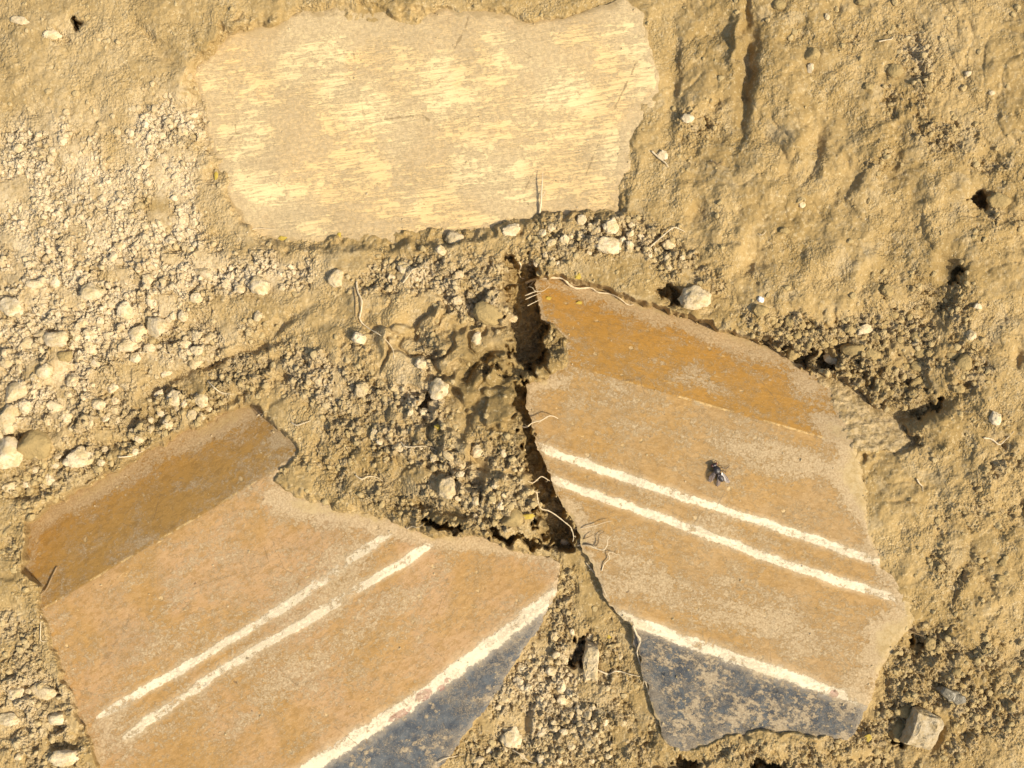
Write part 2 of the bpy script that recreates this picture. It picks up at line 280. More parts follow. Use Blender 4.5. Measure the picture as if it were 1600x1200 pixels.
def ground_height(u, v):
    B, far = soil(u, v)
    cr = look(_cr, u, v); crs = dens_at
    damp_shade = 1 - far  # plain falloff to the far ground, not the colour mask
    W = 9 + blobs(u, v, SOFT)
    # meet the slabs
    base = B.copy(); dmin = np.full(np.shape(u), 999., F)
    for P, S in ((TOP, s_top), (LEFT, s_left), (RIGHT, s_right), (BREAK, s_break)):
        us = [p[0] for p in P]; vs = [p[1] for p in P]
        m = (u > min(us) - 70) & (u < max(us) + 70) & (v > min(vs) - 70) & (v < max(vs) + 70)
        d = sdf(u[m], v[m], P); s = S(u[m], v[m])
        sf = smooth((W[m] - 14) / 14)
        d = d + sf * (5 + 15 * fbm(u[m] / 34, v[m] / 34, 4, 97)) + 2.5 * fbm(u[m] / 12, v[m] / 12, 3, 98)
        Wn = W[m] * (1 + .5 * gnoise(u[m] / 24, v[m] / 24, 93))
        t = smooth((d + 4) / Wn)
        bb = base[m]
        base[m] = (s - 4.5 + 2.8 * sf * smooth((d + 26) / 20)) * (1 - t) + bb * t
        dm = dmin[m]; dmin[m] = np.minimum(dm, d)
    for pts, w, dep in CREV:
        m = (u > min(p[0] for p in pts) - 45) & (u < max(p[0] for p in pts) + 45) & (v > min(p[1] for p in pts) - 45) & (v < max(p[1] for p in pts) + 45)
        uu = u[m] + gnoise(u[m] / 20, v[m] / 20, 75) * 13 + gnoise(u[m] / 6, v[m] / 6, 77) * 4.5; vv = v[m] + gnoise(u[m] / 20, v[m] / 20, 76) * 13 + gnoise(u[m] / 6, v[m] / 6, 78) * 4.5
        d = linedist(uu, vv, pts)
        tt = smooth((w - d) / (w * .5)); base[m] = base[m] * (1 - tt) + np.minimum(base[m], -dep + 9 * fbm(u[m] / 13, v[m] / 13, 4, 99) + 5 * np.abs(gnoise(u[m] / 5, v[m] / 5, 89))) * tt
    zb = base.copy()
    soft = smooth((W - 14) / 14)
    out = np.maximum(smooth((dmin + 3) / 6), .55 * soft * smooth((dmin + 24) / 16))
    # fine relief
    rough = np.clip(cr, 0, 1)
    n = fbm(u / 75, v / 75, 3, 10) * 4.5 * (1 - .3 * rough) + fbm(u / 18, v / 18, 3, 14) * (1.2 + 1.6 * rough)
    wx = u + gnoise(u / 22, v / 22, 26) * 12 + gnoise(u / 8, v / 8, 28) * 3; wy = v + gnoise(u / 22, v / 22, 27) * 12 + gnoise(u / 8, v / 8, 29) * 3
    rid = 1 - np.abs(gnoise(wx / 42, wy / 30, 20)); rid2 = 1 - np.abs(gnoise(wx / 17, wy / 14, 23))
    mess = smooth(rough * 1.6 - .1)
    n = n - (rid ** 5) * 5.5 * mess - (rid2 ** 5) * 2.4 * mess + np.round(gnoise(wx / 30, wy / 24, 30) * 3 + gnoise(u / 90, v / 90, 31)) * 1.6 * (.25 + mess)
    n = n + gnoise(u / 4.5, v / 4.5, 24) * (.18 + .8 * rough) + gnoise(u / 2.6, v / 2.6, 25) * (.08 + .55 * rough)
    e1, j1, t1 = lumps(u, v, 30., 501); e2, j2, t2 = lumps(u, v, 14.5, 511); e3, j3, t3 = lumps(u, v, 7.2, 521)
    mm = smooth((cr + .35 * gnoise(u / 28, v / 28, 32) - .28) / .45)
    big = np.clip(blobs(u, v, [(60,560,180,150,0,1.3),(880,1080,110,120,0,.9),(50,1110,90,90,0,1.0),(180,320,140,70,0,.6),(760,760,110,60,0,.7),(940,370,110,40,10,.8),(1360,560,120,60,20,1.2),(1430,1090,90,80,0,.8)]), 0, 1)
    n = n + mm * ((j1 ** 1.4 * (6 + 3 * big) + t1 * (7 + 2 * big)) * smooth(e1 / .13) + (j2 ** 1.5 * (3.6 + 1.6 * big) + t2 * 4.5) * smooth(e2 / .16) + (j3 ** 1.3 * 2.4 + t3 * 1.6) * (1 - .55 * big) * smooth(e3 / .25) - 4)
    flat = 1 - .5 * np.clip(blobs(u, v, [(110,310,170,90,0,1.3),(250,250,80,90,0,1)]), 0, 1)
    n = n * flat
    LUMP = mm * np.clip(j1 * .5 + j2 * .5 + j3 * .2, 0, 1) * smooth(e2 / .14)
    D = dens_at
    h1, i1 = clods(u, v, 34., lambda a, b: (D(a, b) - .45) * .4, 101, .22, .5, .62)
    h2, i2 = clods(u, v, 19., lambda a, b: (D(a, b) - .25) * .55, 102, .22, .56, .72)
    h3, i3 = clods(u, v, 10.5, lambda a, b: D(a, b) * .62 - .03, 103, .22, .6, .85)
    h4, i4 = clods(u, v, 6.0, lambda a, b: D(a, b) * .8 + .02, 104, .25, .62, .9)
    h = np.maximum(np.maximum(h1, h2), np.maximum(h3, h4 * (1 + 0 * h4)))
    ID = np.where(h == h1, i1, np.where(h == h2, i2, np.where(h == h3, i3, i4)))
    h = h * 0.8 + 0.35 * (h4 + h3 * (h3 < h))
    cd = np.maximum(np.maximum(-70 - u, u - 1670), np.maximum(-70 - v, v - 1270))
    out = out * (1 - smooth(cd / 220))
    z = base + (n + h) * out + fbm(u / 75, v / 75, 2, 10) * 5 * smooth(cd / 220) * (1 - far)
    return z, zb, (h + LUMP * 2.2) * out, np.where(h > .8, ID, j2), rough * out, dmin

# ------------------------------------------------------------------ mesh helpers
def to_world(u, v, zb, z):
    k = (CAMH - zb) / CAMH
    return np.stack([(u - 800) * k * PX, (600 - v) * k * PX, z * PX], -1)
def mesh_np(name, co, quads, attrs=None, smooth_=True):
    me = bpy.data.meshes.new(name)
    n = len(co); q = quads.astype(np.int32)
    me.vertices.add(n); me.vertices.foreach_set('co', co.astype(F).ravel())
    k = q.shape[1]
    me.loops.add(q.size); me.loops.foreach_set('vertex_index', q.ravel())
    me.polygons.add(len(q)); me.polygons.foreach_set('loop_start', np.arange(0, q.size, k, dtype=np.int32))
    me.polygons.foreach_set('use_smooth', np.full(len(q), smooth_, bool))
    me.update(calc_edges=True)
    for an, a in (attrs or {}).items():
        at = me.attributes.new(an, 'FLOAT', 'POINT'); at.data.foreach_set('value', a.astype(F).ravel())
    return me
def link(name, me, mat=None, parent=None):
    o = bpy.data.objects.new(name, me); COL.objects.link(o)
    if mat is not None: 
        me.materials.clear(); me.materials.append(mat)
    if parent is not None: o.parent = parent
    return o
def tag(o, label=None, cat=None, group=None, kind=None):
    if label: o['label'] = label
    if cat: o['category'] = cat
    if group: o['group'] = group
    if kind: o['kind'] = kind
    return o
def empty(name, loc, label, cat, group=None):
    o = bpy.data.objects.new(name, None); COL.objects.link(o); o.location = loc
    o.empty_display_size = 0.01
    return tag(o, label, cat, group)

# ------------------------------------------------------------------ node helpers
class NB:
    def __init__(s, name):
        s.m = bpy.data.materials.new(name); s.m.use_nodes = True; s.t = s.m.node_tree
        s.bsdf = s.t.nodes['Principled BSDF']; s.out = s.t.nodes['Material Output']
    def put(s, sock, val):
        if isinstance(val, bpy.types.NodeSocket): s.t.links.new(val, sock)
        elif isinstance(val, (tuple, list)) and len(val) == 3 and sock.type == 'RGBA': sock.default_value = (*val, 1)
        else: sock.default_value = val
    def math(s, op, a, b=0.0, c=0.0, clamp=False):
        n = s.t.nodes.new('ShaderNodeMath'); n.operation = op; n.use_clamp = clamp
        s.put(n.inputs[0], a); s.put(n.inputs[1], b); s.put(n.inputs[2], c); return n.outputs[0]
    def mix(s, f, a, b, mode='MIX'):
        n = s.t.nodes.new('ShaderNodeMix'); n.data_type = 'RGBA'; n.blend_type = mode
        s.put(n.inputs[0], f); s.put(n.inputs[6], a); s.put(n.inputs[7], b); return n.outputs[2]
    def attr(s, name):
        n = s.t.nodes.new('ShaderNodeAttribute'); n.attribute_name = name; return n.outputs['Fac']
    def ss(s, x, lo, hi):
        n = s.t.nodes.new('ShaderNodeMapRange'); n.interpolation_type = 'SMOOTHSTEP'
        s.put(n.inputs[0], x); s.put(n.inputs[1], lo); s.put(n.inputs[2], hi); n.inputs[3].default_value = 0; n.inputs[4].default_value = 1
        return n.outputs[0]
    def pos(s):
        g = s.t.nodes.new('ShaderNodeNewGeometry')
        n = s.t.nodes.new('ShaderNodeVectorMath'); n.operation = 'SCALE'; s.put(n.inputs[0], g.outputs['Position']); n.inputs['Scale'].default_value = 1 / PX
        return n.outputs[0]
    def obj(s):
        return s.t.nodes.new('ShaderNodeTexCoord').outputs['Object']
    def mapping(s, vec, rot=0.0, scale=(1, 1, 1)):
        n = s.t.nodes.new('ShaderNodeMapping'); n.vector_type = 'POINT'
        m = s.t.nodes.new('ShaderNodeMapping'); m.inputs['Rotation'].default_value = (0, 0, rot)
        s.put(m.inputs[0], vec); s.put(n.inputs[0], m.outputs[0]); n.inputs['Scale'].default_value = scale
        return n.outputs[0]
    def noise(s, vec, px, detail=4, rough=.55, dist=0.0):
        n = s.t.nodes.new('ShaderNodeTexNoise'); s.put(n.inputs['Vector'], vec); n.inputs['Scale'].default_value = 1.0 / px
        n.inputs['Detail'].default_value = detail; n.inputs['Roughness'].default_value = rough; n.inputs['Distortion'].default_value = dist
        return n.outputs['Fac']
    def voro(s, vec, px, feat='F1', rand=1.0):
        n = s.t.nodes.new('ShaderNodeTexVoronoi'); n.feature = feat; s.put(n.inputs['Vector'], vec); n.inputs['Scale'].default_value = 1.0 / px
        n.inputs['Randomness'].default_value = rand
        return n
    def bump(s, h, dist, strength=1.0, nrm=None):
        n = s.t.nodes.new('ShaderNodeBump'); s.put(n.inputs['Height'], h); n.inputs['Distance'].default_value = dist; s.put(n.inputs['Strength'], strength)
        if nrm is not None: s.put(n.inputs['Normal'], nrm)
        return n.outputs[0]
    def done(s, col, rough, nrm=None, spec=0.3):
        s.put(s.bsdf.inputs['Base Color'], col); s.put(s.bsdf.inputs['Roughness'], rough)
        s.bsdf.inputs['Specular IOR Level'].default_value = spec
        if nrm is not None: s.put(s.bsdf.inputs['Normal'], nrm)
        return s.m

OCHRE = (0.410, 0.287, 0.120); OCHRE_D = (0.305, 0.206, 0.075); OCHRE_L = (0.49, 0.36, 0.175); DRYC = (0.75, 0.61, 0.39); GREYF = (0.43, 0.335, 0.185)

def mat_soil():
    b = NB('earth'); P = b.pos()
    n1 = b.noise(P, 150, 5, .6, .4); n2 = b.noise(P, 26, 6, .65, .3); n3 = b.noise(P, 5, 3, .6)
    c = b.mix(b.ss(n1, .35, .65), OCHRE_D, OCHRE)
    c = b.mix(b.math('MULTIPLY', b.ss(n2, .5, .68), .6), c, OCHRE_L)
    c = b.mix(b.math('MULTIPLY', b.ss(b.noise(P, 60, 4, .6, .6), .56, .66), .5), c, GREYF)     # smeared, compacted skin
    dry = b.attr('dry'); pid = b.attr('tint')
    c = b.mix(dry, c, DRYC)
    c = b.mix(b.math('MULTIPLY', b.attr('damp_shade'), .85), c, (0.205, 0.140, 0.050))  # dark broken earth and the painted shade of flanks and hollows
    c = b.mix(b.math('MULTIPLY', pid, .30), c, (0.62, 0.50, 0.30))
    c = b.mix(b.math('MULTIPLY', b.ss(n3, .35, .75), .3), c, (0.33, 0.22, 0.09))
    c = b.mix(b.ss(b.noise(P, 3.5, 2, .6), .70, .78), c, (0.70, 0.58, 0.38))
    r = b.attr('rough')
    vf = b.voro(P, 4.2); vg = b.voro(P, 2.4)
    c = b.mix(b.math('MULTIPLY', b.ss(vf.outputs['Distance'], .5, .85), .45), c, OCHRE_D)
    grit = b.ss(b.noise(P, 70, 4, .6, .4), .44, .58)
    c = b.mix(b.math('MULTIPLY', b.math('MULTIPLY', b.math('MULTIPLY', grit, .7), b.ss(b.noise(P, 2.4, 2, .6), .54, .68)), .55), c, (0.60, 0.48, 0.28))
    c = b.mix(b.math('MULTIPLY', b.ss(b.noise(P, 8, 3, .6), .66, .74), .6), c, (0.20, 0.135, 0.05))
    c = b.mix(b.math('MULTIPLY', b.ss(b.noise(P, 7, 4, .7), .56, .62), .35), c, (0.63, 0.50, 0.28))
    r0 = b.attr('rough')
    hv = b.math('MULTIPLY', b.math('ADD', b.math('MULTIPLY', vf.outputs['Distance'], -1.3), b.math('MULTIPLY', vg.outputs['Distance'], -.6)), b.math('ADD', b.math('MULTIPLY', grit, .45), b.math('ADD', .06, b.math('MULTIPLY', r0, .8))))
    h = b.math('ADD', b.math('MULTIPLY', b.noise(P, 3.2, 3, .65), b.math('ADD', b.math('MULTIPLY', r, 1.1), .32)), b.math('MULTIPLY', b.noise(P, 9, 3, .6), .8))
    h = b.math('ADD', h, hv)
    return b.done(c, .92, b.bump(h, PX * 2.4, 1.0), .15)
def mat_clod(name, c1, c2, px=1.0, spec=.15, rough=.9):
    b = NB(name); P = b.pos()
    oi = b.t.nodes.new('ShaderNodeObjectInfo')
    c = b.mix(b.ss(b.noise(P, 14, 5, .65), .35, .65), c1, c2)
    c = b.mix(b.math('MULTIPLY', oi.outputs['Random'], .45), c, OCHRE)
    c = b.mix(b.math('MULTIPLY', b.ss(b.noise(P, 3.5, 2, .6), .5, .75), .35), c, OCHRE_D)
    return b.done(c, rough, b.bump(b.noise(P, 4.2, 4, .65), PX * 2.5 * px, 1.0), spec)
def mat_crumbs():
    b = NB('crumb_soil'); P = b.pos()
    c = b.mix(b.attr('dry'), (0.42, 0.31, 0.13), DRYC)
    c = b.mix(b.math('MULTIPLY', b.attr('tint'), .5), c, (0.38, 0.27, 0.115))
    return b.done(c, .92, b.bump(b.noise(P, 3.2, 3, .65), PX * 1.6, 1.0), .15)

def mat_paint(name, rot, orange_a, orange_b, facet_c, band_a, band_b, band_lo, band_hi, facet_film):
    b = NB(name); P = b.pos()
    Q = b.mapping(P, rot, (.45, 1, 1))                       # brushed along the slab
    nL = b.noise(P, 120, 4, .6, .5); nM = b.noise(Q, 30, 8, .74, .35); nF = b.noise(Q, 6, 5, .75, .5); nS = b.noise(P, 3.0, 3, .6)
    wear = b.noise(P, 9, 5, .7, .8)
    c = b.mix(b.ss(nL, .38, .62), orange_a, orange_b)
    c = b.mix(b.math('MULTIPLY', b.ss(nF, .4, .75), .35), c, (0.58, 0.375, 0.165))
    isf = b.ss(b.attr('facet'), -1.5, 1.5)
    c = b.mix(isf, c, b.mix(b.math('MULTIPLY', b.ss(nM, .52, .66), .6), facet_c, orange_b))
    lf = b.math('ABSOLUTE', b.math('SUBTRACT', b.attr('facet'), 1.0))
    c = b.mix(b.math('MULTIPLY', b.ss(lf, 2.2, .8), b.math('MULTIPLY', b.ss(b.noise(P, 50, 4, .7), .50, .56), .85)), c, (0.74, 0.50, 0.20))
    wd = b.ss(b.noise(b.mapping(P, rot, (.6, 1, 1)), 9, 8, .82, .2), .49, .56)
    c = b.mix(b.math('MULTIPLY', wd, .62), c, (0.29, 0.162, 0.042))
    # pale chips where the top coat flaked
    vo = b.voro(b.mapping(P, .3, (1, 1, 1)), 34)
    chip = b.math('MULTIPLY', b.ss(b.math('ADD', vo.outputs['Distance'], b.math('MULTIPLY', wear, .35)), .30, .24), b.ss(nM, .45, .5))
    c = b.mix(b.math('MULTIPLY', chip, .75), c, (0.72, 0.50, 0.22))
    fl = b.ss(b.noise(b.mapping(P, rot, (.4, 1, 1)), 13, 5, .75, .4), .66, .70)
    c = b.mix(b.math('MULTIPLY', fl, .6), c, (0.70, 0.50, 0.22))
    # dark band
    side = b.math('ADD', b.attr('band'), b.math('MULTIPLY', b.math('SUBTRACT', wear, .5), 7.0))
    dark = b.mix(b.ss(b.noise(P, 18, 5, .7, .5), .35, .65), band_a, band_b)
    isband = b.ss(side, -1.2, 1.2)
    c = b.mix(isband, c, dark)
    fa0 = b.attr('film')
    # white stripes (attribute = distance from the stripe's middle over its half width)
    st = b.math('ADD', b.attr('stripe'), b.math('MULTIPLY', b.math('SUBTRACT', b.noise(P, 8, 6, .8, .3), .5), 2.0))
    ms = b.math('MULTIPLY', b.ss(st, 1.12, .78), b.ss(b.math('ADD', b.noise(P, 13, 7, .8), b.math('ADD', b.math('MULTIPLY', b.noise(P, 60, 2, .5), .55), b.math('MULTIPLY', fa0, -.35))), .585, .675))
    c = b.mix(b.math('MULTIPLY', ms, .95), c, (0.86, 0.74, 0.50))
    halo = b.math('MULTIPLY', b.ss(st, 2.3, .9), .30)
    c = b.mix(halo, c, (0.72, 0.56, 0.34))
    # red spots by the lower stripe
    red = b.math('MULTIPLY', b.ss(b.attr('red'), .45, .6), b.ss(wear, .38, .48))
    c = b.mix(b.math('MULTIPLY', red, .65), c, (0.34, 0.13, 0.085))
    ck = b.voro(b.mapping(P, .7, (1, 1, 1)), 150, 'DISTANCE_TO_EDGE')
    crack = b.math('MULTIPLY', b.ss(b.math('ADD', ck.outputs['Distance'], b.math('MULTIPLY', b.math('SUBTRACT', wear, .5), .05)), .005, .001), b.ss(nL, .52, .58))
    c = b.mix(b.math('MULTIPLY', crack, .6), c, (0.20, 0.125, 0.05))
    # soil film: dusty patches, squiggly dried worm-like lines and smears
    fa = b.math('ADD', b.attr('film'), b.math('MULTIPLY', isf, facet_film))
    g1 = b.noise(P, 6.5, 7, .82, .3)
    f1 = b.ss(b.math('ADD', b.math('ADD', b.math('MULTIPLY', nM, .5), b.math('MULTIPLY', g1, .5)), b.math('MULTIPLY', fa, .20)), .530, .562)
    grain = b.ss(b.math('ADD', b.noise(P, 4.5, 6, .82, .35), b.math('MULTIPLY', fa, .22)), .48, .55)
    f1 = b.math('MULTIPLY', f1, b.math('ADD', b.math('MULTIPLY', grain, .6), .22))
    f1 = b.math('MULTIPLY', f1, b.math('SUBTRACT', 1.0, b.math('MULTIPLY', isband, .6)))
    l1 = b.math('ABSOLUTE', b.math('SUBTRACT', b.noise(P, 11, 4, .65, .5), .5))
    l2 = b.math('ABSOLUTE', b.math('SUBTRACT', b.noise(b.mapping(P, 1.1, (1, 1, 1)), 6, 4, .65, .6), .5))
    lines = b.math('MAXIMUM', b.ss(l1, .016, .004), b.ss(l2, .022, .006))
    lines = b.math('MULTIPLY', lines, b.ss(b.math('ADD', b.noise(P, 34, 4, .7), b.math('MULTIPLY', fa, .3)), .50, .62))
    bl = b.math('MULTIPLY', isband, b.ss(b.math('ADD', b.math('MULTIPLY', b.noise(b.mapping(P, rot, (.8, 1, 1)), 9, 9, .82, .15), .62), b.math('MULTIPLY', b.noise(P, 42, 4, .6, .3), .38)), band_lo, band_hi))
    film = b.math('MAXIMUM', b.math('MAXIMUM', f1, b.math('MULTIPLY', lines, .55)), b.math('MULTIPLY', bl, .8))
    film = b.math('MAXIMUM', film, b.math('MULTIPLY', b.ss(fa, .65, 1.1), b.math('ADD', .55, b.math('MULTIPLY', grain, .45))), clamp=True)
    FULL = b.ss(b.math('ADD', fa, b.math('MULTIPLY', b.math('SUBTRACT', wear, .5), .8)), .68, .95)
    fc = b.mix(b.ss(nS, .35, .65), (0.385, 0.280, 0.150), (0.55, 0.425, 0.25))
    c = b.mix(b.math('MULTIPLY', film, b.math('SUBTRACT', .92, b.math('MULTIPLY', ms, .40))), c, fc)
    c = b.mix(b.math('MULTIPLY', b.ss(b.noise(P, 11, 2, .4), .76, .80), .7), c, (0.12, 0.075, 0.035))
    c = b.mix(FULL, c, b.mix(b.ss(wear, .4, .6), OCHRE, OCHRE_L))
    gr = b.noise(P, 2.0, 2, .6); c = b.mix(b.math('MULTIPLY', b.ss(gr, .42, .25), .38), c, (0.20, 0.13, 0.05)); c = b.mix(b.math('MULTIPLY', b.ss(gr, .58, .75), .30), c, (0.66, 0.53, 0.31))
    h = b.math('ADD', b.math('MULTIPLY', film, .25), b.math('ADD', b.math('MULTIPLY', nF, .7), b.math('MULTIPLY', nS, .3)))
    h = b.math('ADD', h, b.math('ADD', b.math('MULTIPLY', ms, .3), b.math('MULTIPLY', chip, -.6)))
    return b.done(c, b.math('ADD', .55, b.math('MULTIPLY', film, .35)), b.bump(h, PX * 1.5, 1.0), .32)

def mat_cream():
    b = NB('cream_plaster'); P = b.pos()
    Q = b.mapping(P, math.radians(-7), (.12, 1, 1)); Q2 = b.mapping(P, math.radians(-9), (.05, 1, 1)); Q3 = b.mapping(P, math.radians(-6), (.6, 1, 1))
    n1 = b.math('ADD', b.math('MULTIPLY', b.noise(Q3, 46, 9, .78, .2), .6), b.math('MULTIPLY', b.noise(P, 9, 6, .8, .2), .4)); n2 = b.noise(Q, 5, 6, .75, .3); n3 = b.noise(Q2, 2.6, 3, .6, .2); nL = b.noise(P, 170, 3, .5, .3)
    c = b.mix(b.ss(nL, .4, .6), (0.74, 0.515, 0.225), (0.77, 0.58, 0.285))
    c = b.mix(b.math('MULTIPLY', b.ss(b.noise(P, 60, 4, .6), .58, .7), .5), c, (0.80, 0.50, 0.20))
    fa = b.attr('film')
    f = b.math('ADD', b.math('ADD', b.math('MULTIPLY', n1, .68), b.math('MULTIPLY', n2, .32)), b.math('MULTIPLY', fa, .30))
    f1 = b.ss(f, .478, .54)
    st = b.math('MULTIPLY', b.ss(n3, .52, .66), b.ss(n2, .40, .60))
    film = b.math('MAXIMUM', b.math('MULTIPLY', f1, b.math('ADD', .45, b.math('MULTIPLY', b.ss(b.noise(P, 5, 6, .8), .42, .56), .4))), b.math('MULTIPLY', st, .65))
    film = b.math('MAXIMUM', film, b.math('MULTIPLY', b.ss(fa, .45, 1.0), .92), clamp=True)
    fc = b.mix(b.ss(b.noise(P, 6, 4, .6), .35, .65), (0.37, 0.268, 0.138), (0.48, 0.36, 0.195))
    c = b.mix(film, c, fc)
    c = b.mix(b.ss(b.math('ADD', fa, b.math('MULTIPLY', b.math('SUBTRACT', b.noise(P, 12, 6, .75), .5), 1.1)), .60, .90), c, b.mix(.5, OCHRE, fc))
    ck = b.voro(b.mapping(P, .4, (1, 1, 1)), 190, 'DISTANCE_TO_EDGE')
    crk = b.math('MULTIPLY', b.ss(b.math('ADD', ck.outputs['Distance'], b.math('MULTIPLY', b.math('SUBTRACT', b.noise(P, 14, 4, .7), .5), .06)), .006, .001), b.ss(b.noise(P, 110, 2, .5), .50, .56))
    c = b.mix(b.math('MULTIPLY', crk, .6), c, (0.22, 0.15, 0.06))
    scr = b.math('MULTIPLY', b.ss(b.noise(Q2, 2.2, 2, .5), .62, .70), b.ss(b.noise(P, 40, 3, .6), .48, .58))
    c = b.mix(b.math('MULTIPLY', scr, .45), c, (0.36, 0.25, 0.11))
    c = b.mix(b.math('MULTIPLY', b.ss(b.noise(P, 14, 3, .5), .73, .79), .6), c, (0.25, 0.17, 0.09))
    gr = b.noise(P, 2.0, 2, .6); c = b.mix(b.math('MULTIPLY', b.ss(gr, .42, .25), .35), c, (0.24, 0.16, 0.07))
    h = b.math('ADD', b.math('MULTIPLY', film, .4), b.math('ADD', b.math('MULTIPLY', n2, .8), b.math('MULTIPLY', n3, .5)))
    return b.done(c, b.math('ADD', .5, b.math('MULTIPLY', film, .3)), b.bump(h, PX * 1.3, 1.0), .35)
def mat_core():
    b = NB('broken_plaster'); P = b.pos()
    c = b.mix(b.ss(b.noise(P, 9, 5, .7), .4, .6), (0.36, 0.255, 0.11), (0.54, 0.405, 0.21))
    c = b.mix(b.math('MULTIPLY', b.ss(b.noise(P, 6, 3, .6), .60, .68), .7), c, (0.16, 0.11, 0.06))
    return b.done(c, .9, b.bump(b.noise(P, 4.5, 4, .7), PX * 4, 1.0), .2)
def mat_flat(name, col, rough, spec=.3, var=.25, px=6):
    b = NB(name); P = b.pos()
    c = b.mix(b.math('MULTIPLY', b.ss(b.noise(P, px, 4, .6), .3, .7), var), col, tuple(x * .45 for x in col))
    return b.done(c, rough, b.bump(b.noise(P, px * .6, 3, .6), PX * .8, .8), spec)

M_SOIL = mat_soil(); M_CRUMB = mat_crumbs()
M_CLOD = mat_clod('dry_clod', DRYC, (0.60, 0.46, 0.24)); M_CLOD_B = mat_clod('brown_clod', (0.40, 0.29, 0.12), (0.33, 0.24, 0.10))
M_STONE = mat_clod('pale_stone', (0.74, 0.62, 0.42), (0.62, 0.50, 0.30), .5)
M_L = mat_paint('painted_plaster_left', math.radians(-32), (0.385, 0.218, 0.064), (0.435, 0.262, 0.115), (0.42, 0.232, 0.055), (0.050, 0.058, 0.066), (0.11, 0.118, 0.116), .525, .585, .0)
M_R = mat_paint('painted_plaster_right', math.radians(16), (0.38, 0.212, 0.052), (0.375, 0.228, 0.080), (0.42, 0.215, 0.038), (0.026, 0.033, 0.040), (0.072, 0.082, 0.084), .500, .545, -0.06)
M_CREAM = mat_cream(); M_CORE = mat_core()

# ------------------------------------------------------------------ the ground: one sheet, fine in view, growing coarse outwards
def axis(lo, hi, step, far, g=1.065):
    a = list(np.arange(lo, hi + .01, step)); s = step
    l = [a[0]]; r = [a[-1]]
    while r[-1] < far: s *= g; r.append(r[-1] + s); l.append(l[-1] - s)
    return np.array(l[::-1][:-1] + a + r[1:], dtype=F)
STEP = 1.3
gu = axis(-70, 1670, STEP, 16000); gv = axis(-70, 1270, STEP, 16000)
U, V = np.meshgrid(gu, gv)
Z, ZB, CH, CID, ROUGH, DMIN = ground_height(U, V)
ZS = ZB.copy()
# soften the level used for placing (not the height itself)
for _ in range(2):
    ZS[1:-1, 1:-1] = (ZS[1:-1, 1:-1] * 2 + ZS[:-2, 1:-1] + ZS[2:, 1:-1] + ZS[1:-1, :-2] + ZS[1:-1, 2:]) / 6
fade = np.clip(1 - (np.maximum(np.abs(U - 800) / 800, np.abs(V - 600) / 600) - 1.1) / .5, 0, 1)
co = to_world(U, V, ZS * fade, Z).reshape(-1, 3)
ny, nx = U.shape
idx = np.arange(nx * ny).reshape(ny, nx)
quads = np.stack([idx[:-1, :-1], idx[1:, :-1], idx[1:, 1:], idx[:-1, 1:]], -1).reshape(-1, 4)
hide = (DMIN < -26)
hq = hide[:-1, :-1] & hide[1:, :-1] & hide[1:, 1:] & hide[:-1, 1:]
quads = quads[~hq.reshape(-1)]
used = np.zeros(len(co), bool); used[quads.ravel()] = True
remap = np.cumsum(used) - 1
quads = remap[quads]
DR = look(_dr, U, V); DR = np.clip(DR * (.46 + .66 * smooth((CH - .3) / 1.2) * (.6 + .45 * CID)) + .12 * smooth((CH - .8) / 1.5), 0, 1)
me = mesh_np('earth', co[used], quads, {'dry': DR.reshape(-1)[used], 'tint': (CID * (CH > .8)).reshape(-1)[used], 'rough': ROUGH.reshape(-1)[used], 'damp_shade': look(_dm, U, V).reshape(-1)[used]})
g_o = link('ground', me, M_SOIL); tag(g_o, 'yellow brown excavated earth, smeared smooth and crumbly by turns', None, None, 'structure')

# fast lookups of height for placing things
def gidx(a, x): return np.clip(np.searchsorted(a, x) - 1, 0, len(a) - 2)
def ground_at(u, v):
    i = gidx(gv, v); j = gidx(gu, u)
    return Z[i, j], ZS[i, j], DMIN[i, j]
def surf(u, v):
    """level of what is on top here, in pixel units"""
    z, zs, d = ground_at(np.float32(u), np.float32(v)); z = float(z); zs = float(zs); d = float(d)
    if d < 0:
        a = np.array([u], F); b = np.array([v], F)
        for P, S in ((TOP, s_top), (LEFT, s_left), (RIGHT, s_right), (BREAK, s_break)):
            if inside(a, b, P)[0]:
                s = float(S(a, b)[0])
                if s > z: return s, s
    return z, zs
def pt(u, v, lift=0.0, z=None):
    s, zs = surf(u, v)
    zz = (s if z is None else z) + lift
    k = (CAMH - (zs if z is None else z)) / CAMH
    return Vector(((u - 800) * k * PX, (600 - v) * k * PX, zz * PX))

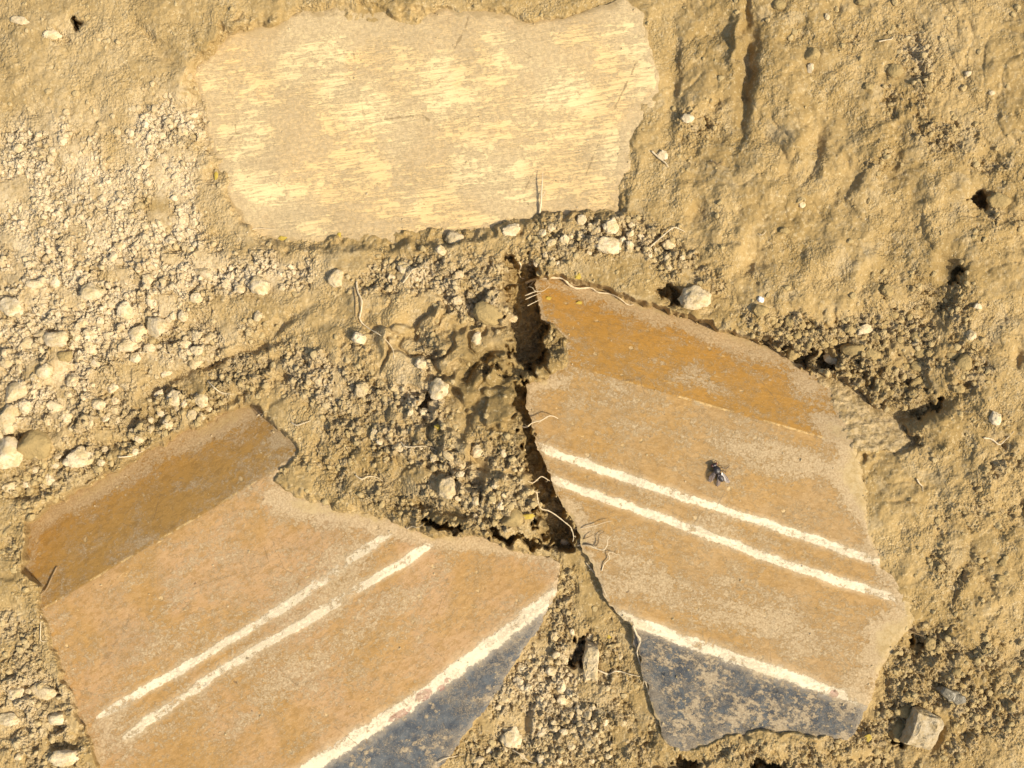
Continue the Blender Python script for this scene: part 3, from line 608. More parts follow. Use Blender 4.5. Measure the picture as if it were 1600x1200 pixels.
# ------------------------------------------------------------------ the painted slabs
def slab(P, S, label, cat, group, mat, step, stripes=None, crease=None, film=None, red=None, thick=60, edge=.35, root0=None, nm0='painted_face'):
    us = [p[0] for p in P]; vs = [p[1] for p in P]
    a = np.arange(min(us) - 14, max(us) + 14, step).astype(F); b = np.arange(min(vs) - 14, max(vs) + 14, step).astype(F)
    u, v = np.meshgrid(a, b)
    e = 1.5
    for _ in range(3):          # pull the rim vertices on to the outline
        d = sdf(u, v, P)
        gx = np.gradient(d, axis=1) / np.maximum(np.abs(np.gradient(u, axis=1)), .2); gy = np.gradient(d, axis=0) / np.maximum(np.abs(np.gradient(v, axis=0)), .2)
        if _ == 0: keep = d < e; D0 = d
        m = (d > e) & (D0 < e + step * 1.6)
        L = np.maximum(np.sqrt(gx * gx + gy * gy), .5)
        u = np.where(m, u - np.clip(gx / L * (d - e), -step, step), u); v = np.where(m, v - np.clip(gy / L * (d - e), -step, step), v)
    z = S(u, v) + gnoise(u / 9, v / 9, 33) * .25
    dd = sdf(u, v, P)
    z = z - smooth((dd + 5) / 7) * 1.6       # worn rim
    co = to_world(u, v, z, z)
    ny, nx = u.shape; idx = np.arange(nx * ny).reshape(ny, nx)
    q = np.stack([idx[:-1, :-1], idx[1:, :-1], idx[1:, 1:], idx[:-1, 1:]], -1).reshape(-1, 4)
    kq = (keep[:-1, :-1] | keep[1:, :-1] | keep[1:, 1:] | keep[:-1, 1:]).reshape(-1)
    near = (D0 < e + step * 1.6); nq = (near[:-1, :-1] & near[1:, :-1] & near[1:, 1:] & near[:-1, 1:]).reshape(-1)
    q = q[kq & nq]
    cu, cv = np.mean(us), min(np.mean(vs), 1000)
    c0 = Vector(((cu - 800) * PX, (600 - cv) * PX, -60 * PX))
    root = root0 or empty('painted_slab', c0, label, cat, group); root['kind'] = 'thing'; c0 = root.location.copy()
    co = co.reshape(-1, 3) - np.array(c0)
    uf, vf = u.reshape(-1), v.reshape(-1)
    at = {'film': np.clip(film(uf, vf) + (edge * smooth((dd.reshape(-1) + 7 + 7 * gnoise(u.reshape(-1) / 16, v.reshape(-1) / 16, 37)) / 9) + .15 * smooth((dd.reshape(-1) + 34) / 36)), 0, 1.3)}
    cut = []
    qu = uf[q].mean(1); qv = vf[q].mean(1)
    part = np.zeros(len(q), int); names = [nm0]
    if stripes:
        sd = np.full(uf.shape, 99., F)
        for k, (pts, w) in enumerate(stripes):
            d, s = segdist(uf, vf, pts); d = np.abs(d * s + gnoise(uf / 45 + k * 9, vf / 45, 38) * 2.0 + gnoise(uf / 15 + k * 5, vf / 15, 39) * .9); wn = w * (1 + .28 * gnoise(uf / 30 + k * 7, vf / 30, 36))
            ends = smooth((uf - pts[0][0] + 12) / 18) * smooth((pts[-1][0] + 14 - uf) / 18)
            sd = np.minimum(sd, np.where(ends > .02, d / (wn * (0.3 + .7 * ends)), 99.))
            names.append('white_stripe')
            dq, sq = segdist(qu, qv, pts); mq = (dq < w) & (qu > pts[0][0]) & (qu < pts[-1][0] + 8)
            part[mq] = k + 1
            if k == len(stripes) - 1:
                at['band'] = segdist(uf, vf, pts)[0] * s - 5.0
                names.append('dark_band'); part[(dq * sq > w)] = k + 2
        at['stripe'] = np.minimum(sd, 9)
        dc, sc = segdist(uf, vf, crease); at['facet'] = -dc * sc
        dq, sq = segdist(qu, qv, crease); names.append('sloping_facet'); part[(-dq * sq > 0)] = len(names) - 1
        at['red'] = red(uf, vf)
    for k, nm in enumerate(names):
        qq = q[part == k]
        if not len(qq): continue
        us_ = np.zeros(len(co), bool); us_[qq.ravel()] = True; rm = np.cumsum(us_) - 1
        link(nm, mesh_np(nm, co[us_], rm[qq], {an: x[us_] for an, x in at.items()}), mat, root)
    # broken edge: a skirt from the rim down into the earth
    E = np.concatenate([q[:, [0, 1]], q[:, [1, 2]], q[:, [2, 3]], q[:, [3, 0]]]).astype(np.int64)
    key = np.minimum(E[:, 0], E[:, 1]) * (10 ** 8) + np.maximum(E[:, 0], E[:, 1])
    uq, inv, cnt = np.unique(key, return_inverse=True, return_counts=True)
    B = E[cnt[inv] == 1]
    vid = np.unique(B); mp = {int(x): i for i, x in enumerate(vid)}
    base = co[vid]; rows = [base]
    r = np.random.RandomState(3)
    levels = [4, 10, 18, 30, thick]
    for L in levels:
        rr = base.copy(); rr[:, 2] -= L * PX
        j = np.stack([gnoise(base[:, 0] / PX / 7 + L, base[:, 1] / PX / 7, 95), gnoise(base[:, 0] / PX / 7, base[:, 1] / PX / 7 + L, 96)], -1)
        rr[:, :2] += j * 1.6 * PX
        rows.append(rr)
    n = len(vid); allv = np.concatenate(rows)
    bi = np.array([[mp[int(x)], mp[int(y)]] for x, y in B])
    qs = np.concatenate([np.stack([bi[:, 0] + k * n, bi[:, 0] + (k + 1) * n, bi[:, 1] + (k + 1) * n, bi[:, 1] + k * n], -1) for k in range(len(levels))])
    if root0 is None: link('broken_edge', mesh_np('broken_edge', allv, qs), M_CORE, root)
    return root

film_top = lambda u, v: -.12 + .42 * fbm(u / 130, v / 60, 4, 45) + blobs(u, v, [(650,30,330,34,-3,.62),(860,170,170,70,-4,-.18),(560,130,120,40,0,-.12),(480,300,120,20,0,-.1),(330,190,16,90,10,.45),(360,320,22,50,30,.3),(560,382,300,9,-4,.5),(600,240,120,60,0,.12),(700,70,70,20,0,.3),
    (400,60,60,40,0,.4),(1000,180,20,30,0,.6),(980,230,14,40,0,.5),(640,200,60,60,0,.25),(460,220,60,60,0,.2),(820,130,40,30,0,.25),(500,350,120,20,5,.3),(880,320,80,18,0,.3),(730,240,200,20,-5,.15)])
film_left = lambda u, v: .03 + blobs(u, v, [(350,660,90,18,-28,.8),(150,765,100,16,-32,.7),(440,690,30,20,0,.4),(540,802,130,16,12,.6),(730,850,140,10,8,.5),(530,880,80,40,-30,.3),
    (180,1150,40,40,0,.35),(470,800,60,20,20,.4),(400,1020,200,60,-32,.18),(450,1080,160,40,-32,.2),(640,930,120,24,-34,.15),(270,960,120,50,-30,.1),(240,1000,50,30,0,.2),(800,1000,30,60,35,.25)])
film_right = lambda u, v: .05 + blobs(u, v, [(1430,930,22,50,0,.8),(1392,1005,26,46,30,.6),(1150,530,110,20,18,.7),(930,460,60,16,10,.5),(1000,480,60,16,18,.5),(1260,600,40,20,40,.5),(1300,670,36,20,30,.75),(1372,800,34,90,-20,.75),(1240,720,100,24,16,.45),
    (1345,740,40,50,0,.6),(1090,590,60,20,15,.3),(1000,900,60,40,10,.35),(1180,960,120,50,15,.25),(985,985,22,16,0,.6),(1020,1120,16,40,0,.4),(1120,1080,70,30,10,.1),(1080,1160,60,12,0,.4),(1200,980,140,30,16,.2),
    (1380,990,40,40,0,.5),(960,620,60,26,0,.25),(850,600,50,14,-15,.5),(900,830,30,60,-20,.5),(1150,830,160,20,18,.2),(1340,1080,20,40,20,.4),(1120,700,120,30,16,.1)])
red_l = lambda u, v: blobs(u, v, [(662,1086,16,10,-30,1.1),(690,1075,10,8,-30,.7),(632,1112,18,7,-34,.8),(615,1122,16,6,-30,.7),(700,1062,9,6,0,.7)])
red_r = lambda u, v: blobs(u, v, [(1303,1084,8,7,0,1.2)])
S1 = slab(TOP, s_top, 'cream yellow plaster slab with brushed streaks at the top of the pit', 'slab', 'painted plaster slabs', M_CREAM, 2.6, film=film_top, edge=.75)
S2 = slab(LEFT, s_left, 'orange slab at lower left with two pale stripes, its shaded facet facing the clods', 'slab', 'painted plaster slabs', M_L, 2.3, ST_L, CREASE_L, film_left, red_l)
S3 = slab(RIGHT, s_right, 'orange slab on the right with crisp double white stripes and a fly on it', 'slab', 'painted plaster slabs', M_R, 2.3, ST_R, CREASE_R, film_right, red_r)
S1.name = 'plaster_slab'
slab(BREAK, s_break, None, None, None, M_CORE, 1.6, film=lambda u, v: 0 * u, root0=S3, nm0='broken_rim')

# pale broken rim at the upper right of the right slab: lumps of mortar
# ------------------------------------------------------------------ clods: base shapes
import bmesh
def ico(sub):
    bm = bmesh.new(); bmesh.ops.create_icosphere(bm, subdivisions=sub, radius=1.0)
    co = np.array([v.co[:] for v in bm.verts], dtype=F); f = np.array([[v.index for v in fa.verts] for fa in bm.faces]); bm.free()
    return co, f
from mathutils import noise as mn
def rock_shape(sub, seed, cuts=7, amp=.12, flat=.75):
    co, f = ico(sub); r = random.Random(seed)
    co = co.copy()
    for _ in range(cuts):
        n = Vector((r.gauss(0, 1), r.gauss(0, 1), r.gauss(0, 1))).normalized(); n = np.array(n[:]); off = r.uniform(.55, .9)
        d = co @ n; co = co - np.outer(np.maximum(d - off, 0) * .9, n)
    o = r.uniform(0, 90)
    for i in range(len(co)):
        p = Vector(co[i]); k = 1 + amp * mn.noise(p * 2.1 + Vector((o, 0, 0))) + amp * .6 * mn.noise(p * 5 + Vector((0, o, 0))) + (amp * .35 * mn.noise(p * 11 + Vector((0, 0, o))) if sub > 2 else 0)
        co[i] = np.array((p * k)[:])
    co[:, 2] *= flat
    return co, f
ROCKS = [mesh_np('clod', *rock_shape(4, 200 + i, 8, .20, .72)) for i in range(7)]
ROUND = [mesh_np('round_clod', *rock_shape(4, 300 + i, 4, .13, .80)) for i in range(4)]
_mc = {}
def rock_mesh(src, mat):
    k = (src.name, mat.name)
    if k not in _mc:
        m = src.copy(); m.materials.clear(); m.materials.append(mat); _mc[k] = m
    return _mc[k]
def clod(u, v, ru, rv, ang, label, mat=None, group=None, kind='rock', name='clod', sink=.35, cat='clod', hz=None):
    src = rnd.choice(ROCKS if kind == 'rock' else ROUND); mat = mat or M_CLOD
    o = bpy.data.objects.new(name, rock_mesh(src, mat)); COL.objects.link(o)
    hz = hz or min(ru, rv) * rnd.uniform(.85, 1.05)
    s = np.mean([surf(u + a * ru * .5, v + b * rv * .5)[0] for a, b in ((0, 0), (1, 0), (-1, 0), (0, 1), (0, -1))])
    zs = surf(u, v)[1]; k = (CAMH - zs) / CAMH
    o.location = ((u - 800) * k * PX, (600 - v) * k * PX, (s + hz * (.72 - 2 * sink * .72)) * PX)
    o.scale = (ru * PX * 1.08, rv * PX * 1.08, hz * PX)
    o.rotation_euler = (rnd.uniform(-.25, .25), rnd.uniform(-.25, .25), -math.radians(ang))
    tag(o, label, cat, group)
    return o
NC = [ # u, v, ru, rv, angle, label, material, kind
 (88,528,21,14,0,'large flat pale clod, broadest in the crumbly bank at the left','d','o'),(39,536,11,10,0,'round pale clod left of the broadest flat clod','d','o'),
 (22,614,22,14,-30,'long tilted pale clod at the left border, above the two big edge clods','d','o'),(15,655,15,22,5,'upright pale clod at the left border under the long tilted one','d','o'),
 (12,710,23,27,0,'biggest cream clod, cut by the left border','d','o'),(52,695,30,25,0,'big soil brown lump right of the biggest cream clod','b','o'),
 (84,634,12,8,10,'small bright angular clod above the big brown lump','d','r'),(72,580,13,12,-40,'tilted pale clod below the broadest flat clod','d','o'),
 (114,594,11,10,0,'heart shaped clod with a dark gap above it','d','r'),(199,542,15,10,-15,'pale wedge shaped clod beside the cluster of three','d','r'),
 (216,521,12,14,30,'rounded clod leaning against the broad cracked one','d','o'),(243,511,20,15,20,'broad cracked clod with a dark slot on its upper left','d','r'),
 (169,523,8,8,0,'small round nugget in a dark ring of shade','d','o'),(407,446,16,15,10,'bulky angular clod with deep shade on its left','d','r'),
 (375,452,8,8,0,'small knobbly clod left of the bulky angular one','d','r'),(319,427,16,9,35,'oblong clod lying diagonally in the pale strip','d','o'),
 (229,438,10,10,0,'bright cubic clod in the strip above the smeared earth','d','r'),(526,435,13,13,0,'smooth heart shaped clod alone at the end of the pale strip','d','o'),
 (287,494,8,8,20,'lone pale nugget on the smooth earth, larger of a pair','d','r'),(271,494,5,6,0,'lone pale nugget on the smooth earth, smaller of a pair','d','r'),
 (307,466,9,8,0,'crumbling clod with a dark notch on smooth earth','d','r'),(145,457,19,12,10,'wide dusty clod half sunk above the cracked one','d','r'),
 (86,441,8,9,0,'small upright bright clod near the left top of the bank','d','r'),(57,444,13,7,0,'thin flat clod beside the small upright bright one','d','o'),
 (196,488,12,15,0,'tall dusty lump above the wedge shaped clod','d','r'),(128,505,10,9,0,'plain rounded clod between the flat clod and the dusty lump','d','o'),
 (101,556,13,10,0,'half buried brown tinged clod under the broadest flat one','b','o'),(403,494,8,8,0,'clod at the head of the long dark fissure','d','r'),
 (212,559,8,8,0,'chunky clod just under the wedge shaped one','d','r'),(233,544,9,8,0,'chunky clod touching the broad cracked one from below','d','r'),
 (260,584,9,6,-30,'sliver of pale clod in the dark fissure','d','r'),(125,714,24,15,-15,'wide lump covered in crumbs near the slab facet','d','r'),
 (84,727,8,5,0,'pale flat chip on the bank close to the slab','d','r'),(20,480,20,14,20,'dusty lump at the left border above the bank','d','r'),
 (63,522,15,6,5,'thin pale plate above the broadest flat clod','d','o'),
 (685,638,16,14,30,'bright triangular clod beside a black pit in the mound','d','r'),(685,608,17,15,0,'clod of packed crumbs above the bright triangular one','d','r'),
 (744,530,7,11,15,'pointed pale clod upright on the mound','d','r'),(800,497,9,7,0,'pale nugget at the lip of the deep crevice','d','r'),
 (700,762,14,16,0,'blocky clod on the lower flank of the mound','d','r'),(746,705,10,9,0,'rounded clod high on the mound','d','r'),
 (631,419,10,9,40,'bright clod touched by a pale rootlet','d','r'),(611,434,6,7,0,'small bright clod left of the rootlet one','d','r'),
 (716,430,9,7,0,'pale clod in the crumbs left of the crevice head','d','r'),(714,469,9,7,0,'flat pale clod below the crevice head crumbs','d','r'),
 (658,568,9,8,0,'pale clod at the top of a steep crumb streak','d','r'),(562,528,11,9,0,'pale crumbly clod beside the long pale rootlet','d','r'),(564,609,12,11,0,'dusty clod in the middle of the gentle slope','d','r'),
 (763,488,23,18,20,'brown domed lump left of the crevice','b','o'),(800,810,16,15,0,'round grey tan nodule hanging at the foot of the mound','b','o'),(884,847,8,6,20,'pale stone set in a dark socket above the slab tip','s','o'),
 (712,373,15,12,0,'squarish clod on the lower rim of the cream slab','d','r'),(690,391,9,7,20,'small bright clod below the squarish one','d','r'),(797,361,17,9,-15,'long clod lying against the cream slab','d','r'),
 (955,353,13,12,0,'bold angular clod right of the middle of the crumb ridge','d','r'),(908,343,9,8,0,'clod on the ridge with a dark gap on its left','d','r'),(951,384,20,13,10,'largest clod of the ridge between the slabs','d','r'),
 (1046,381,11,9,0,'clod under the forked rootlet end','d','r'),(881,375,8,8,0,'small clod on the ridge under the upright twig','d','r'),
 (1073,186,9,7,0,'white lump at the edge of the footmark','s','r'),(1035,242,10,7,40,'white angular stone right of the cream slab','s','r'),(1397,110,12,12,0,'round brown clod among specks in the upper right','b','o'),
 (1269,86,11,10,0,'grey clod in the upper right with shade on its left','b','o'),(1266,106,6,7,0,'pale pebble just below the grey clod','s','r'),(1218,7,10,8,0,'clod at the top border','b','o'),(1293,25,4,5,0,'pale chip near the top border','d','r'),
 (1512,115,5,5,0,'pebble with a dark ring in the upper right','s','o'),(1560,314,17,13,10,'crumbly lump beside a black hole at the right','b','r'),(1254,319,5,5,0,'pale lone pebble on the smooth trampled earth','d','r'),
 (1549,145,5,4,0,'pale dot of stone in the smooth earth at upper right','d','o'),(1225,361,8,5,0,'dark edged clod on the smooth earth','b','r'),(1347,3,10,6,0,'clod cut by the top border','b','r'),(1446,137,8,8,0,'crumbly clod in the upper right specks','b','r'),
 (1357,135,8,6,0,'cluster clod on the upper right earth','b','r'),
 (1085,466,25,17,5,'large dusty clod right of a black hollow above the right slab','d','r'),(1187,485,11,9,0,'tan clod below the white shard','b','r'),
 (1188,468,5,5,0,'gleaming white shard, brightest spot on the right','w','r'),(1350,516,13,8,-20,'pale clod with a dark wing of shade over the rubble','d','r'),(1333,546,20,14,0,'half dark rounded clod in the rubble above the slab','b','o'),
 (1507,566,14,12,0,'dusty round clod right of the rubble hollow','b','o'),(1516,524,8,8,0,'square clod right of the rubble hollow','d','r'),(1554,653,9,11,0,'white faced clod at the right','s','r'),
 (1499,607,9,7,0,'clod with a dark pit on its left','b','r'),(1527,479,7,5,0,'small stone above the square clod','s','r'),(1387,454,10,9,30,'clod at the upper tip of the rubble','b','r'),
 (1489,555,10,7,0,'clod pressed against the dusty round one','b','o'),(1435,571,13,9,0,'brown clod at the right side of the rubble','b','r'),(1364,553,14,9,10,'flat faced clod in the middle of the rubble','b','r'),
 (1301,560,13,9,30,'lit clod hanging over the slab edge','d','r'),(1240,550,12,12,0,'lump between two dark cavities over the slab edge','b','r'),
 (1401,1137,16,18,0,'shaded lump left of the big grey white stone','b','r'),(1411,1112,14,11,0,'clod leaning on the big grey white stone','b','r'),(1435,1014,12,11,20,'dark brown clod near the slab corner','b','r'),
 (1566,878,7,6,0,'knob with shade right of it','b','o'),(1563,903,7,6,0,'knob below the other near the right border','b','o'),
 (800,1151,17,16,0,'largest dusty clod of the bottom wedge','d','r'),(878,1094,9,9,0,'clod in the middle of the bottom wedge','d','r'),(862,1048,10,8,0,'clod high in the bottom wedge','d','r'),
 (68,1078,19,13,10,'clod with dark shade above it in the lower left corner','d','r'),(27,1080,15,11,0,'clod nearest the left border in the lower left corner','d','r'),(88,1122,13,11,0,'rounded clod in the lower left corner','d','o'),
 (13,1124,17,10,0,'flat clod cut by the left border near the bottom','d','r'),(27,1183,6,6,0,'small pale pebble near the bottom left corner','s','o'),(101,1182,22,13,-10,'largest lump at the bottom left corner','d','r'),
 (32,33,14,6,10,'white lump near the top left corner','s','r'),(82,55,13,7,0,'pale crumb cluster below the white lump','d','r'),(1562,905,1,1,0,None,'b','o')]
MM = {'d': M_CLOD, 'b': M_CLOD_B, 's': M_STONE, 'w': mat_flat('white_glaze', (0.86, 0.82, 0.72), .5, .4, .08)}
for (u, v, ru, rv, a, lab, m, k) in NC:
    if lab is None: continue
    st = m in 'sw'
    clod(u, v, ru, rv, a, lab, MM[m], None, 'rock' if k == 'r' else 'round', 'shard' if m == 'w' else ('pebble' if st else 'clod'), .30 if k == 'r' else .4, 'shard' if m == 'w' else ('pebble' if st else 'clod'))

# the big split stone, the flint and the pale sherd: faceted blocks of their own
def block(name, u, v, pts, top, mats, label, cat, tilt=(0, 0), sink=4):
    """prism with bevelled top from an outline in pixels around (u, v)"""
    bm = bmesh.new(); n = len(pts); rings = []
    z0 = surf(u, v)[0]
    for (k, z, jit) in ((1.05, -sink, 0), (1.0, top * .55, .6), (.86, top * .92, .8), (.45, top * 1.05, .5)):
        ring = []
        for (x, y) in pts:
            X, Y = x * k + rnd.uniform(-jit, jit), -y * k + rnd.uniform(-jit, jit)
            ring.append(bm.verts.new((X * PX, Y * PX, (z + tilt[0] * X + tilt[1] * Y) * PX)))
        rings.append(ring)
    for a, b in zip(rings, rings[1:]):
        for i in range(n): bm.faces.new((a[i], a[(i + 1) % n], b[(i + 1) % n], b[i]))
    bm.faces.new(rings[-1])
    bmesh.ops.recalc_face_normals(bm, faces=bm.faces)
    bmesh.ops.subdivide_edges(bm, edges=bm.edges[:], cuts=3, use_grid_fill=True)
    for vt in bm.verts:
        p = vt.co / PX; nz = mn.noise(p * .07) * 4.5 + mn.noise(p * .2) * 2.2 + mn.noise(p * .5) * .6
        vt.co += vt.co.normalized() * nz * PX
    bmesh.ops.triangulate(bm, faces=bm.faces[:])
    me = bpy.data.meshes.new(name); bm.to_mesh(me); bm.free()
    o = link(name, me, mats); zs = surf(u, v)[1]; k = (CAMH - zs) / CAMH
    o.location = ((u - 800) * k * PX, (600 - v) * k * PX, z0 * PX); tag(o, label, cat); return o
M_GREY = mat_clod('grey_white_stone', (0.50, 0.42, 0.28), (0.32, 0.24, 0.12), .8, .3, .6); M_FLINT = mat_flat('grey_flint', (0.26, 0.22, 0.14), .45, .5, .4, 12)
block('split_stone', 1440, 1131, [(-34,26),(-24,8),(-20,-6),(-14,-26),(6,-20),(26,-12),(33,2),(26,18),(12,38),(-8,33)], 22, M_GREY, 'big grey white split stone in the lower right rubble', 'stone', (-.15, .1))
block('flint', 1487, 1087, [(-20,-8),(-14,-14),(4,-8),(18,-2),(20,8),(6,14),(-10,6)], 10, M_FLINT, 'dark grey flint with flat faces above the split stone', 'stone', (.2, .1))
block('sherd', 922, 1036, [(-4,-30),(12,-28),(14,-6),(10,26),(-8,28),(-12,0)], 12, M_CLOD, 'pale upright sherd beside a black hollow in the bottom wedge', 'sherd', (.35, 0))

# more clods, single but alike within their patch
ZONES = [('bank', (0, 470, 330, 760), 'dry clod bedded in the crumbly bank left of the facet of the lower left slab', 62, 6, 13, 'd'),
 ('patch', (0, 200, 330, 430), 'dry clod in the cracked pale patch left of the cream slab', 44, 4, 9, 'd'),
 ('mound', (560, 600, 860, 830), 'clod on the flank of the central mound between the slabs', 18, 4, 9, 'd'),
 ('ridge', (820, 345, 1120, 440), 'clod on the crumb ridge between cream slab and right slab', 26, 4, 9, 'd'),
 ('rubble', (1180, 480, 1480, 660), 'clod in the rubble hollow above the right slab', 44, 5, 11, 'b'),
 ('wedge', (740, 960, 1010, 1200), 'clod in the earth wedge between the two orange slabs', 44, 5, 12, 'd'),
 ('corner', (1370, 960, 1600, 1200), 'clod in the loose earth of the bottom right corner', 20, 4, 10, 'b')]
PLAIN = []
ANCH = [(88,528,'bank','the broadest flat clod'),(22,614,'bank','the long tilted clod'),(52,695,'bank','the big brown lump'),(243,511,'bank','the broad cracked clod'),(125,714,'bank','the crumb covered lump'),
 (122,37,'patch','the round black hole'),(290,240,'patch','the cream slab left corner'),(150,310,'patch','the cracked pale patch middle'),(229,438,'patch','the bright cubic clod'),(40,260,'patch','the pale left border crumbs'),
 (685,638,'mound','the bright triangular clod'),(744,530,'mound','the pointed upright clod'),(800,810,'mound','the round nodule'),(700,762,'mound','the blocky clod'),(564,609,'mound','the dusty slope clod'),
 (955,353,'ridge','the bold angular ridge clod'),(951,384,'ridge','the largest ridge clod'),(1046,381,'ridge','the forked rootlet'),(1085,466,'ridge','the large dusty clod'),(881,375,'ridge','the upright dry twig'),
 (1350,516,'rubble','the pale winged rubble clod'),(1333,546,'rubble','the half dark rounded clod'),(1435,571,'rubble','the brown rubble clod'),(1240,550,'rubble','the lump between dark cavities'),(1387,454,'rubble','the rubble tip clod'),
 (800,1151,'wedge','the largest wedge clod'),(862,1048,'wedge','the high wedge clod'),(922,1036,'wedge','the upright sherd'),(878,1094,'wedge','the middle wedge clod'),
 (1440,1131,'corner','the split stone'),(1487,1087,'corner','the grey flint'),(1435,1014,'corner','the dark brown clod'),(1540,1150,'corner','the bottom right corner')]
GRP = {'bank': 'clods of the left bank', 'patch': 'clods of the pale patch', 'mound': 'clods on the mound', 'ridge': 'clods on the ridge', 'rubble': 'clods of the rubble hollow', 'wedge': 'clods of the bottom wedge', 'corner': 'clods of the bottom right corner'}
taken = [(c[0], c[1], max(c[2], c[3])) for c in NC]
for zn, (x0, y0, x1, y1), lab, num, rmin, rmax, m in ZONES:
    got = 0; tries = 0
    while got < num and tries < 6000:
        tries += 1
        u = rnd.uniform(x0, x1); v = rnd.uniform(y0, y1)
        if float(dens_at(np.float32(u), np.float32(v))) < rnd.uniform(.5, 1.1): continue
        r = rmin + (rmax - rmin) * rnd.random() ** 1.8
        if float(ground_at(np.float32(u), np.float32(v))[2]) < r + 2: continue
        if any((u - a) ** 2 + (v - b) ** 2 < (r * .9 + c * .9) ** 2 for a, b, c in taken): continue
        taken.append((u, v, r)); got += 1
        o = clod(u, v, r * rnd.uniform(.9, 1.15), r * rnd.uniform(.7, 1.0), rnd.uniform(0, 180), lab, MM[m], GRP[zn], rnd.choice(('rock', 'rock', 'round')), 'clod', rnd.uniform(.38, .6)); PLAIN.append((u, v, r, zn, o))
used_l = {}
NUMW = ['nearest', 'second', 'third', 'fourth', 'fifth', 'sixth', 'seventh', 'eighth', 'ninth', 'tenth', 'eleventh', 'twelfth']
for u, v, r, zn, o in sorted(PLAIN, key=lambda t: min((t[0] - a) ** 2 + (t[1] - b) ** 2 for a, b, z, w in ANCH if z == t[3])):
    a, b, z, w = min((q for q in ANCH if q[2] == zn), key=lambda q: (u - q[0]) ** 2 + (v - q[1]) ** 2)
    dx, dy = u - a, v - b; an = math.degrees(math.atan2(dy, dx)) % 360
    dr = ['to the right of', 'to the lower right of', 'below', 'to the lower left of', 'to the left of', 'to the upper left of', 'above', 'to the upper right of'][int((an + 22.5) // 45) % 8]
    n = used_l.get((w, dr), 0); used_l[(w, dr)] = n + 1
    o['label'] = '%s %s clod, %s one %s %s' % ('small' if r < 6.5 else 'medium', 'dusty tan' if zn in ('rubble', 'corner') else 'pale dry', NUMW[min(n, 11)], dr, w)

# loose crumbs nobody could count: one object
def crumbs(n, seed):
    r = np.random.RandomState(seed)
    shp = [rock_shape(2, 400 + i, 6, .2, .8) for i in range(6)]; shs = [rock_shape(1, 420 + i, 3, .25, .8) for i in range(6)]
    cu = r.rand(n * 12) * 1720 - 60; cv = r.rand(n * 12) * 1320 - 60
    d = dens_at(cu, cv); z, zs, dm = ground_at(cu.astype(F), cv.astype(F))
    ok = (r.rand(len(cu)) < np.clip(d, 0.02, 1.1) * .9) & (dm > .5)
    # little pieces strewn over the slabs too
    cu, cv, d, z, zs = [a[ok][:n] for a in (cu, cv, d, z, zs)]
    rad = .9 + 5.0 * r.rand(len(cu)) ** 4.0
    vs, fs, dr, ti = [], [], [], []; off = 0
    dryv = np.clip(look(_dr, cu, cv) + .12, 0, 1)
    for i in range(len(cu)):
        co, f = (shp if rad[i] > 3.2 else shs)[i % 6]
        a = r.rand() * 6.28; c, s = math.cos(a), math.sin(a); sc = rad[i] * (.75 + .5 * r.rand(3))
        p = co * sc; q = np.stack([p[:, 0] * c - p[:, 1] * s, p[:, 0] * s + p[:, 1] * c, p[:, 2]], -1)
        k = (CAMH - zs[i]) / CAMH
        q += np.array([(cu[i] - 800) * k, (600 - cv[i]) * k, z[i] + rad[i] * .05])
        vs.append(q * PX); fs.append(f + off); off += len(co)
        dr.append(np.full(len(co), dryv[i] * (.5 + .5 * r.rand()))); ti.append(np.full(len(co), r.rand()))
    me = mesh_np('soil_crumbs', np.concatenate(vs), np.concatenate(fs), {'dry': np.concatenate(dr), 'tint': np.concatenate(ti)}, False)
    o = link('soil_crumbs', me, M_CRUMB); tag(o, 'countless loose soil crumbs strewn over the broken earth', 'soil crumbs', None, 'stuff')
crumbs(13000, 9)
def strewn(n, seed):
    r = np.random.RandomState(seed); shs = [rock_shape(1, 440 + i, 3, .25, .8) for i in range(6)]
    vs, fs, dr, ti = [], [], [], []; off = 0
    for P, S in ((TOP, s_top), (LEFT, s_left), (RIGHT, s_right)):
        us = [p[0] for p in P]; ws = [p[1] for p in P]
        cu = (min(us) + r.rand(n) * (max(us) - min(us))).astype(F); cv = (min(ws) + r.rand(n) * (max(ws) - min(ws))).astype(F)
        d = sdf(cu, cv, P); ok = (d < 0) & (r.rand(n) < .12 + .9 * np.exp(d / 9)); cu, cv = cu[ok], cv[ok]; z = S(cu, cv)
        for i in range(len(cu)):
            co, f = shs[i % 6]; rad = .5 + 1.5 * r.rand() ** 3
            k = (CAMH - z[i]) / CAMH
            q = co * rad * (.7 + .6 * r.rand(3)) + np.array([(cu[i] - 800) * k, (600 - cv[i]) * k, z[i] + rad * .3])
            vs.append(q * PX); fs.append(f + off); off += len(co); dr.append(np.full(len(co), .2 + .6 * r.rand())); ti.append(np.full(len(co), r.rand()))
    me = mesh_np('dust_grains', np.concatenate(vs), np.concatenate(fs), {'dry': np.concatenate(dr), 'tint': np.concatenate(ti)}, False)
    tag(link('dust_grains', me, M_CRUMB), 'fine grains of soil lying on the three slabs', 'soil grains', None, 'stuff')
strewn(1600, 12)

